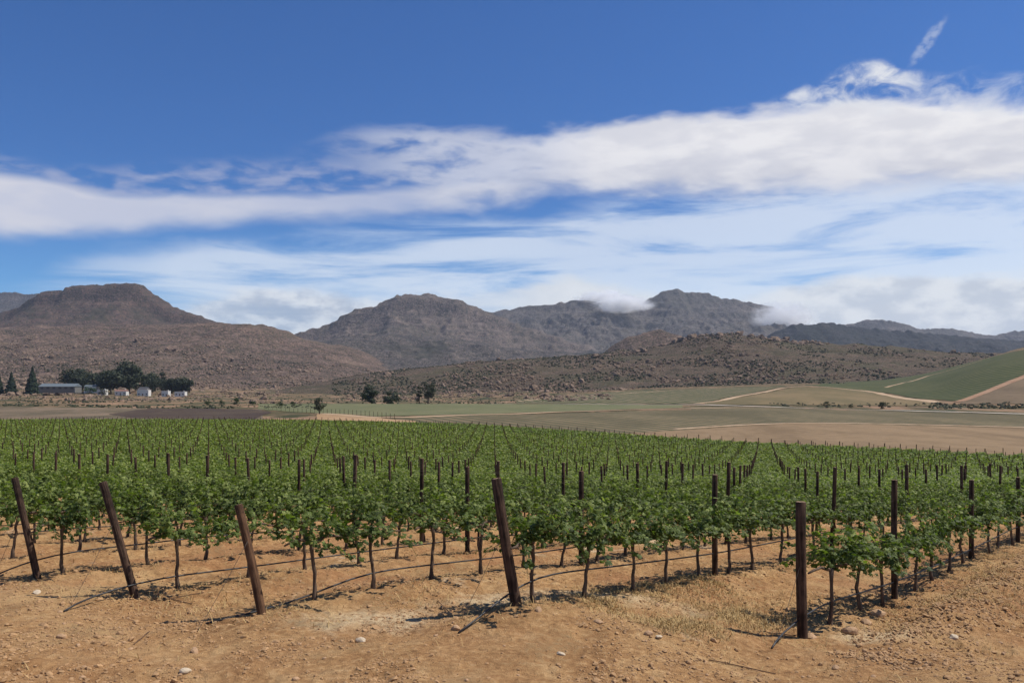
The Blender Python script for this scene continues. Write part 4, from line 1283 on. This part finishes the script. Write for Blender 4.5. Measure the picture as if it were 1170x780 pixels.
for i, (px, py, w, pale, lb) in enumerate(st):
    p = ray_ground(px, py, 0)
    r_ = w / F * p[1]
    o = link('stone', (SP if pale else SM)[i % (3 if pale else 5)], None, (p[0], p[1], p[2] + r_ * .12), (0, random.uniform(-.2, .2), random.uniform(0, 6)), (r_, r_, r_))
    tag(o, lb, 'stone', 'stones on the soil')
for i in range(90):
    px = random.uniform(10, 1160)
    py = random.uniform(650, 778) if i % 3 else random.uniform(690, 740)
    if i % 4 == 0: px = random.uniform(930, 1165)
    p = ray_ground(px, py, 0)
    r_ = random.uniform(.012, .034)
    o = link('stone', random.choice(SM), None, (p[0], p[1], p[2] + r_ * .1), (0, random.uniform(-.3, .3), random.uniform(0, 6)), (r_, r_ * random.uniform(.8, 1.3), r_))
    tag(o, 'small tan stone scattered on the orange soil', 'stone', 'small stones')
rg = np.random.default_rng(91)
n = 120000
d = np.exp(rg.uniform(math.log(6.3), math.log(26), n)); u = rg.uniform(-.68, .68, n)
x = u * d; y = d
cl = fbm(x * .9, y * .9, 3, 61) + 0.6 * fbm(x * 3.1, y * 3.1, 2, 62)
c_ = x * RN[0] + y * RN[1]; s_ = x * RD[0] + y * RD[1]
bank = np.exp(-((c_ - 3.3) / .7) ** 2) * (s_ > 9.5)
keep = rg.random(n) < np.clip(0.25 + cl * 1.1 + bank, 0.03, 1)
x, y, bank = x[keep], y[keep], bank[keep]
P = np.stack([x, y, ground_z(x, y)], 1)
szv = rg.gamma(1.2, .0056, len(P)) + .003 + bank * rg.random(len(P)) * .018
v, f = scatter_blobs(P, np.minimum(szv, .04), (.4, .8), 92, .3)
M['clod'] = plain('soil_crumbs', (0.36, 0.215, 0.105), var=0.75, sc=9)
tag(link('gravel', mesh_np('gravel', v, f, [M['clod']])), 'crumbled soil clods and grit', 'gravel', kind='stuff')

# dry grass and litter, mostly along the rows and on the banks
n = 110000
d = np.exp(rg.uniform(math.log(6.5), math.log(34), n)); u = rg.uniform(-.68, .68, n)
x = u * d; y = d
c_ = x * RN[0] + y * RN[1]; s_ = x * RD[0] + y * RD[1]
ph = (c_ - ROW0) / ROWSP; onrow = np.exp(-((ph - np.round(ph)) * ROWSP / .30) ** 2)
st_ = np.interp(c_, [3, 4.3, 6.7, 9.1, 11.5, 13.9], [10.2, 10.2, 7.4, 5.5, 5.0, 4.6])
ins = (s_ > st_ - .6) & (c_ > 3.2)
cl = fbm(x * .8, y * .8, 3, 71)
bank = np.exp(-((c_ - 3.2) / .7) ** 2) * (s_ > 10.5)
ditch = np.exp(-((c_ - 5.3) / .45) ** 2) * (s_ > 8.3) * (s_ < 13)
pr = np.where(ins, onrow * .30 + .02, .004) + .5 * np.clip(cl * 2.4 - .25, 0, 1) * np.where(ins | (bank > .2), 1, .08) + bank * .35 * np.clip(cl * 2 + .5, 0, 1) + ditch * 1.0
keep = rg.random(n) < pr
x, y = x[keep], y[keep]; n = len(x)
z = ground_z(x, y)
a = rg.uniform(0, 2 * math.pi, n); L = rg.uniform(.04, .16, n); el = rg.uniform(.05, 1.1, n); w = rg.uniform(.0018, .0042, n)
dv = np.stack([np.cos(a) * np.cos(el), np.sin(a) * np.cos(el), np.sin(el)], 1); sdv = np.stack([-np.sin(a), np.cos(a), np.zeros(n)], 1)
b0_ = np.stack([x, y, z - .004], 1)
mid_ = b0_ + dv * (L * .55)[:, None]; tip = b0_ + dv * L[:, None] + np.array([0, 0, -1]) * (L * .18)[:, None]
gv = np.stack([b0_ - sdv * w[:, None], b0_ + sdv * w[:, None], mid_ + sdv * w[:, None], mid_ - sdv * w[:, None], tip], 1).reshape(-1, 3)
gf = (np.array([(0, 1, 2), (0, 2, 3), (3, 2, 4)])[None] + (np.arange(n) * 5)[:, None, None]).reshape(-1, 3)
# denser tufts on the bank, the ditch edge and along the first rows
tc_ = []
rgt = np.random.default_rng(93)
while len(tc_) < 520:
    k = rgt.random()
    if k < .45: cc, ss = rgt.normal(3.1, .5), rgt.uniform(11.2, 27)
    elif k < .65: cc, ss = rgt.normal(5.25, .28), rgt.uniform(8.4, 12.5)
    elif k < .78: cc, ss = rgt.normal(6.5, .3), rgt.uniform(8.6, 12)
    else:
        mm = rgt.integers(0, 6); cc, ss = rc(mm) + rgt.normal(0, .22), rgt.uniform(row_start(mm) - .3, 26)
    X_, Y_ = RD * ss + RN * cc
    if fbm(np.array([X_ * .7]), np.array([Y_ * .7]), 2, 78)[0] < -.05: continue
    tc_.append((X_, Y_, rgt.uniform(.05, .20)))
tc_ = np.array(tc_)
kb = 55
bi = np.repeat(np.arange(len(tc_)), kb); n2 = len(bi)
bx2 = tc_[bi, 0] + rgt.normal(0, 1, n2) * tc_[bi, 2]; by2 = tc_[bi, 1] + rgt.normal(0, 1, n2) * tc_[bi, 2]
bz2 = ground_z(bx2, by2)
a2 = rgt.uniform(0, 2 * math.pi, n2); L2 = rgt.uniform(.03, .11, n2); e2 = rgt.uniform(.1, 1.3, n2); w2 = rgt.uniform(.002, .0045, n2)
d2 = np.stack([np.cos(a2) * np.cos(e2), np.sin(a2) * np.cos(e2), np.sin(e2)], 1); s2 = np.stack([-np.sin(a2), np.cos(a2), np.zeros(n2)], 1)
q0 = np.stack([bx2, by2, bz2 - .004], 1); q1 = q0 + d2 * (L2 * .55)[:, None]; q2 = q0 + d2 * L2[:, None] - np.array([0, 0, 1]) * (L2 * .2)[:, None]
gv = np.vstack([gv, np.stack([q0 - s2 * w2[:, None], q0 + s2 * w2[:, None], q1 + s2 * w2[:, None], q1 - s2 * w2[:, None], q2], 1).reshape(-1, 3)])
gf = np.vstack([gf, (np.array([(0, 1, 2), (0, 2, 3), (3, 2, 4)])[None] + (n * 5 + np.arange(n2) * 5)[:, None, None]).reshape(-1, 3)])
print('grass blades', n + n2)
tag(link('dry_grass', mesh_np('dry_grass', gv, gf, [M['straw']])), 'sparse dry grass and straw litter between the vines', 'dry grass', kind='stuff')

tw = [((450, 632), (500, 590), 'z1', 'crooked dead cane on the bare soil below the second leaning post'),
      ((520, 490), (680, 460), 'z1', 'long dry pruned cane beside the second leaning post'), ((560, 478), (640, 500), 'z1', 'short dry pruned cane near the trunk by the second leaning post'),
      ((350, 490), (395, 530), 'z2', 'thin dead stem left of the thick leaning post'), ((115, 685), (340, 732), 'z3', 'long dark dead cane lying in the right foreground'),
      ((300, 592), (415, 606), 'z3', 'dark strip standing in for the shadow left of the upright end post'), ((910, 470), (1010, 455), 'z2', 'dark strip standing in for a trunk shadow on the middle row soil'), ((1085, 440), (1155, 425), 'z2', 'dark cane at the foot of a middle row trunk')]  # strips by the upright post and before the trunks stand in for shadows
for i, (a, b, zc_, lb) in enumerate(tw):
    ox = {'z1': 0, 'z2': 380, 'z3': 770}[zc_]
    pa = (ox + a[0] / 2.925, 520 + a[1] / 2.925); pb = (ox + b[0] / 2.925, 520 + b[1] / 2.925)
    P = []
    for t in np.linspace(0, 1, 7):
        q = ray_ground(pa[0] + (pb[0] - pa[0]) * t, pa[1] + (pb[1] - pa[1]) * t, .008 + .012 * math.sin(t * 6 + i) ** 2)
        q[1] += random.uniform(-.02, .02)
        P.append(q)
    tag(link('cane_and_shadow_strip', curve_tube('cane_and_shadow_strip', smooth(P, 12), 0.006, M['twig_and_shadow'], 5)), lb, 'cane', 'dead canes and shadow strips')


# ------------------------------------------------------------------ trees
M['crown'] = leaf_material('gum_foliage', (0.022, 0.028, 0.018), (0.046, 0.056, 0.034), (0.090, 0.102, 0.058), 0.15, 0.2, 0.7)
M['conifer'] = leaf_material('conifer_foliage', (0.012, 0.022, 0.013), (0.024, 0.040, 0.023), (0.046, 0.068, 0.036), 0.1, 0.2, 0.7)
M['bush'] = leaf_material('bush_foliage', (0.020, 0.036, 0.012), (0.036, 0.062, 0.020), (0.065, 0.10, 0.034), 0.2, 0.2, 0.7)
M['tbark'] = plain('tree_bark', (0.12, 0.09, 0.07))


def tree(name, px, base, top, wpx, d, mt, label, kind='round', group=None, cat='tree', nl=3000, seed=0):
    rg_ = np.random.default_rng(seed + int(px))
    x = (px - 585) / F * d
    z = far_z(x, d)
    H = (base - top) / F * d * (0.98 if name == 'gum_tree' else 1.08); Wd = wpx / F * d / 2 * (1.25 if kind in ('round', 'conifer') else 1.1)
    t = thing(name, label, cat, (x, d, z), 0, group)
    b = MB(); rd = random.Random(int(px))
    th = H * (.55 if kind != 'bush' else .35)
    b.tube([(0, 0, -.4), (0.02 * H * rg_.normal(), 0, th * .5), (0.03 * H * rg_.normal(), 0.02 * H, th)], [H * .030, H * .022, H * .012], 7, 0, True, .1, rd)
    cs = []
    nb = {'round': 24, 'tall': 20, 'conifer': 0, 'bush': 9, 'thin': 10}[kind]
    for i in range(nb):
        el = rg_.uniform(-1.1, 1.4); a = rg_.uniform(0, 2 * math.pi)
        cz = H * {'round': .53, 'tall': .56, 'bush': .42, 'thin': .50}[kind]; rz_ = H * {'round': .42, 'tall': .42, 'bush': .42, 'thin': .46}[kind]
        k = rg_.uniform(.45, .85)
        p = np.array([math.cos(a) * math.cos(el) * Wd * k, math.sin(a) * math.cos(el) * Wd * k, cz + math.sin(el) * rz_ * k - (0.25 * rz_ if i % 3 == 0 else 0)])
        cs.append((p, rg_.uniform(.32, .52) * min(Wd, rz_ * 1.3)))
        b.tube([(0, 0, th * .5), p * .6 + np.array([0, 0, th * .25]), p], [H * .014, H * .008, H * .004], 5, 0, False)
    link('trunk', b.mesh('trunk', [M['tbark']], True), t)
    if kind == 'conifer':
        n = nl
        k = rg_.uniform(0, 1, n) ** .75
        zc_ = H * (.08 + .92 * (1 - k)); tier = .72 + .28 * np.abs(np.sin(zc_ / H * 19))
        rr__ = Wd * k * tier * np.sqrt(rg_.uniform(.25, 1, n)) * rg_.uniform(.8, 1.12, n); a = rg_.uniform(0, 2 * math.pi, n)
        P = np.stack([np.cos(a) * rr__, np.sin(a) * rr__, zc_ - rr__ * .15], 1)
        Nn = np.stack([np.cos(a), np.sin(a), np.full(n, .6)], 1) + rg_.normal(0, .4, (n, 3))
    else:
        P, Nn = [], []
        for p, r_ in cs:
            m2 = nl // nb
            q = rg_.normal(size=(m2, 3)); q /= np.linalg.norm(q, axis=1)[:, None]
            P.append(p + q * (r_ * rg_.uniform(.35, 1.1, m2) ** .7)[:, None] * np.array([1.15, 1.15, .85])); Nn.append(q + rg_.normal(0, .5, (m2, 3)) + np.array([0, 0, .3]))
        P = np.concatenate(P); Nn = np.concatenate(Nn); n = len(P)
    P[:, 2] = np.maximum(P[:, 2], H * .06)
    s_ = rg_.uniform(.030, .060, n) * min(H, 2.4 * Wd)
    v_, f_, tt = leaves(P, Nn, s_, np.clip(rg_.normal(.45, .25, n), 0, 1), rg_, QUAD, QUADF)
    link('crown', mesh_np('crown', v_, f_, [mt], None, False, {'tint': tt}), t)
    return t


FD = px_ground(120, 451.5)
print('farm depth', FD)
CD = px_ground(40, 452)
for i, (px, top, w, lb) in enumerate([(0, 425, 9, 'dark conifer cut by the left edge of the photo'), (13, 421, 14, 'dark conifer second from the left edge'), (37, 415.5, 17, 'broad dark conifer left of the long shed')]):
    tree('conifer_tree', px, 444.5, top, w, CD * 1.06, M['conifer'], lb, 'conifer', 'conifers left of the farm', seed=3)
far = FD * 1.10
for px, base, top, w, kd, dm, lb in [
        (88, 447, 416, 27, 'round', 1.10, 'dark gum tree at the right end of the long shed'), (111, 449, 421.5, 28, 'round', 1.08, 'dark gum tree above the leftmost white cottage'),
        (127, 450, 420.5, 27, 'round', 1.05, 'dense dark gum tree left of the tallest farm tree'), (147, 450, 412, 29, 'tall', 1.07, 'tallest dark gum tree in the middle of the farm'),
        (171, 449, 423.5, 26, 'round', 1.08, 'rounded grey gum tree right of the tallest farm tree'), (185, 449, 421, 11, 'thin', 1.10, 'narrow pointed tree behind the fourth white cottage'),
        (196, 449, 430, 19, 'round', 1.07, 'low grey tree between the two rightmost farm trees'), (209, 449, 427, 19, 'round', 1.05, 'rightmost dark gum tree of the farm')]:
    tree('gum_tree', px, base, top, w, FD * dm, M['crown'], lb, kd, 'gum trees around the farm', seed=11)
tree('bush', 102, 452, 441, 14, FD * .97, M['bush'], 'green bush in front of the leftmost white cottage', 'bush', 'bushes in the valley', 'bush', 900)
tree('bush', 118, 452, 444, 9, FD * 1.0, M['crown'], 'dark bush between the first two white cottages', 'bush', 'bushes in the valley', 'bush', 700)
SD = px_ground(365, 474)
tree('small_tree', 365, 475, 453.5, 12, SD, M['crown'], 'lone small dark tree at the far vineyard edge', 'tall', None, 'tree', 1300, 5)
TD = px_ground(450, 461.5)
for px, top, w, kd, lb in [(424, 438, 20, 'bush', 'leftmost of the four dark trees beyond the pale green field'), (447, 443, 16, 'bush', 'second dark tree from left beyond the pale green field'),
                           (479, 440, 7, 'thin', 'thin dark tree left of the tall narrow one beyond the pale field'), (489, 433, 13, 'tall', 'tallest dark tree beyond the pale green field')]:
    tree('valley_tree', px, 461.5, top, w, TD, M['crown'], lb, kd, 'dark trees beyond the pale field', 'tree', 1500, 9)
for px, py, h, w, lb in [(238, 463, 7, 8, 'leftmost round bush along the ploughed patch'), (254, 463, 7, 8, 'second round bush along the ploughed patch'), (271, 463, 10, 9, 'tallest round bush along the ploughed patch'),
                         (289, 463, 7, 7, 'fourth round bush along the ploughed patch'), (320, 463.5, 7, 8, 'fifth round bush along the ploughed patch'), (335, 463.5, 6, 6, 'rightmost bush of the line along the ploughed patch'),
                         (944, 465, 8.5, 10, 'dark round bush beside the gravel road'), (1008, 465.5, 11, 9, 'taller dark bush beside the gravel road'), (972, 465, 5, 4, 'thin small bush between the two roadside bushes')]:
    tree('bush', px, py, py - h, w, px_ground(px, py), M['bush'] if px < 500 else M['crown'], lb, 'bush', 'bushes in the valley', 'bush', 700, 21)

# ------------------------------------------------------------------ farm buildings
M['white_wall'] = plain('white_plaster', (0.62, 0.60, 0.55), var=.06)
M['roof_grey'] = plain('grey_blue_roof', (0.13, 0.155, 0.17), var=.15)
M['roof_dark'] = plain('dark_roof', (0.07, 0.07, 0.075), var=.2)
M['roof_red'] = plain('dull_red_roof', (0.24, 0.13, 0.10), var=.2)
M['glass'] = plain('dark_window_glass', (0.03, 0.035, 0.04), .15, .5)
M['door'] = plain('brown_door', (0.12, 0.07, 0.045))


def cottage(px0, px1, ytop, ybase, d, label, flat=True, roof='roof_grey', rz=0.0):
    s_ = d / F
    wd = (px1 - px0) * s_; h = (ybase - ytop) * s_ * (0.9 if flat else 0.72)
    xc = ((px0 + px1) / 2 - 585) * s_
    z = CAM_Z - (ybase - HOR) * s_
    t = thing('white_cottage', label, 'cottage', (xc, d, z), rz, 'white cottages')
    dp = 7.0
    b = MB(); b.box(-wd / 2, wd / 2, 0, dp, -2.0, h)
    link('wall', b.mesh('wall', [M['white_wall']]), t)
    b = MB()
    if flat: b.box(-wd / 2 - .15, wd / 2 + .15, -.15, dp + .15, h, h + .35)
    else:
        rh = h * .38; e = .3
        b.add([(-wd / 2 - e, -e, h), (wd / 2 + e, -e, h), (wd / 2 + e, dp + e, h), (-wd / 2 - e, dp + e, h), (-wd / 2 - e, dp / 2, h + rh), (wd / 2 + e, dp / 2, h + rh)],
              [(0, 1, 5, 4), (2, 3, 4, 5), (1, 2, 5), (3, 0, 4), (0, 3, 2, 1)])
    r_ = link('roof', b.mesh('roof', [M['white_wall' if flat else roof]]), t)
    b = MB(); b.box(wd * .28, wd * .28 + .7, dp * .4, dp * .4 + .7, h + (.352 if flat else rh * .45), h + (1.3 if flat else rh + .9))
    link('chimney', b.mesh('chimney', [M['white_wall']]), r_)
    n = 2 if wd < 10 else 3
    for i in range(n):
        cx = -wd / 2 + wd * (i + .5) / n
        if i == n // 2:
            b = MB(); b.box(cx - .55, cx + .55, -.06, -.003, 0, 2.2); link('door', b.mesh('door', [M['door']]), t)
        else:
            b = MB(); b.box(cx - .8, cx + .8, -.05, -.003, 1.0, 2.4); w_ = link('window', b.mesh('window', [M['glass']]), t)
            b = MB()
            b.box(cx - .95, cx + .95, -.09, -.052, 2.402, 2.55); b.box(cx - .95, cx + .95, -.12, -.052, .85, .998)
            link('frame', b.mesh('frame', [M['white_wall']]), w_)


cottage(96, 110, 439.5, 447, FD * 1.05, 'leftmost white cottage behind the green bush', False, 'roof_grey')
cottage(111, 120, 444.5, 450.3, FD * 1.01, 'small white cottage at the right of the green bush')
cottage(131, 144, 445, 451, FD, 'white cottage below the tallest farm tree', False, 'roof_red')
cottage(156.5, 169.5, 445, 451.8, FD * .99, 'widest white cottage with a dark roof behind it')
cottage(184.5, 192, 446, 452.3, FD * .98, 'narrow white cottage, fourth from the left')
cottage(199.5, 211, 447, 452, FD * .98, 'rightmost white cottage with a low flat roof')
# dark roofed house behind
d_ = FD * 1.04; s_ = d_ / F
t = thing('farmhouse', 'dark roofed farmhouse between the two middle white cottages', 'house', ((163 - 585) * s_, d_, CAM_Z - (449 - HOR) * s_))
b = MB(); b.box(-5.5, 5.5, 0, 7, -2, 4.8); link('wall', b.mesh('wall', [M['white_wall']]), t)
b = MB(); b.add([(-6, -.5, 4.802), (6, -.5, 4.802), (6, 7.5, 4.802), (-6, 7.5, 4.802), (-4.5, 3.5, 7.2), (4.5, 3.5, 7.2)], [(0, 1, 5, 4), (2, 3, 4, 5), (1, 2, 5), (3, 0, 4), (0, 3, 2, 1)])
link('roof', b.mesh('roof', [M['roof_dark']]), t)
# long shed
d_ = CD * 1.0; s_ = d_ / F
zb_ = CAM_Z - (444.5 - HOR) * s_
t = thing('long_shed', 'long low shed with a grey blue metal roof right of the conifers', 'shed', ((65 - 585) * s_, d_, zb_))
hw = 20.5 * s_; hh_ = 3.0 * s_; dp = 14
b = MB(); b.box(-hw, hw, 0, dp, -4, hh_); sw = link('wall', b.mesh('wall', [plain('shed_wall', (0.16, 0.155, 0.14))]), t)
b = MB(); rh = 3.6 * s_
b.add([(-hw - .5, -.8, hh_ + .004), (hw + .5, -.8, hh_ + .004), (hw + .5, dp + .8, hh_ + .004), (-hw - .5, dp + .8, hh_ + .004), (-hw - .5, dp / 2, hh_ + rh), (hw + .5, dp / 2, hh_ + rh)],
      [(0, 1, 5, 4), (2, 3, 4, 5), (1, 2, 5), (3, 0, 4), (0, 3, 2, 1)])
link('roof', b.mesh('roof', [M['roof_grey']]), t)
for i in range(6):
    cx = -hw + (i + .5) * 2 * hw / 6
    b = MB(); b.box(cx - 1.6, cx + 1.6, -.08, -.003, 0.3, 2.4); link('door', b.mesh('door', [M['roof_dark']]), t)

# ------------------------------------------------------------------ fence posts along the pale field
fp = post_mesh(1.7, .07, 990, M['post'], 7)
Lp = [(300, 466.5), (345, 471), (370, 472.5), (400, 474.5), (430, 477), (452, 480)]
for px in np.arange(302, 452, 4.8):
    py = np.interp(px, *zip(*Lp)); d = px_ground(px, py); x = (px - 585) / F * d
    o = link('fence_post', fp, None, (x, d, far_z(x, d) + .2), (0, 0, random.uniform(0, 6)))
    tag(o, 'small dark fence post on the sandy edge of the pale green field', 'post', 'fence posts by the pale field')

# ------------------------------------------------------------------ haze
m_, q = mat('haze_air')
pvn = q.n('ShaderNodeVolumePrincipled', None, Color=(0.62, 0.76, 1.0), Density=3.2e-5, Anisotropy=0.25)
o_ = q.n('ShaderNodeOutputMaterial')
m_.node_tree.links.new(pvn.outputs[0], o_.inputs['Volume'])
b = MB(); b.box(-9500, 9500, -80, 9400, -60, 860)
hz = tag(link('haze', b.mesh('haze', [m_])), 'pale valley haze', 'haze', kind='stuff')


# ------------------------------------------------------------------ clouds lying on the ridges
def ridge_cloud(px, py, d, wpx, hpx, dens, seed, label, deep=250, nsc=3.0, thr=0.47):
    s_ = d / F
    v_, f_ = ico2()
    v2 = v_ * (1 + 0.35 * fbm(v_[:, 0] * 1.7 + seed, v_[:, 2] * 1.7 + v_[:, 1], 3, seed))[:, None]
    v2 = v2 * np.array([wpx / 2 * s_, deep, hpx / 2 * s_])
    m_, q = mat('cloud_vapour')
    P = q.n('ShaderNodeTexCoord').outputs['Object']
    n1 = q.noise(q.scale(P, (nsc / (wpx / 2 * s_), nsc / (wpx / 2 * s_), nsc / (wpx / 2 * s_) * 1.5), (seed, 0, 0)), 1.0, 5, 0.65, 0.6)
    rad = q.n('ShaderNodeVectorMath', {'operation': 'LENGTH'}, i0=q.scale(P, (1 / (wpx / 2 * s_), 1 / deep, 1 / (hpx / 2 * s_)))).outputs['Value']
    de = q.m('MULTIPLY', q.m('MULTIPLY', q.sstep(q.m('SUBTRACT', n1, q.m('MULTIPLY', rad, 0.22)), thr - 0.22, thr + 0.04), q.sstep(rad, 1.05, 0.45)), dens)
    pv_ = q.n('ShaderNodeVolumePrincipled', None, Color=(1.0, 1.0, 1.0), Density=de, Anisotropy=0.0)
    o_ = q.n('ShaderNodeOutputMaterial')
    m_.node_tree.links.new(pv_.outputs[0], o_.inputs['Volume'])
    c0 = at(px, py, d)
    return tag(link('cloud', mesh_np('cloud', v2, f_, [m_], smooth=True), None, tuple(c0)), label, 'cloud', 'clouds on the ridges')


ridge_cloud(712, 348, 5450, 80, 22, 0.035, 3, 'small white cloud spilling over the saddle left of the peak')
ridge_cloud(690, 341, 5750, 80, 22, 0.03, 6, 'white cloud sitting on the ridge left of the saddle')
ridge_cloud(893, 363, 5200, 84, 44, 0.014, 9, 'pale mist bank in the gap left of the dark right ridge')
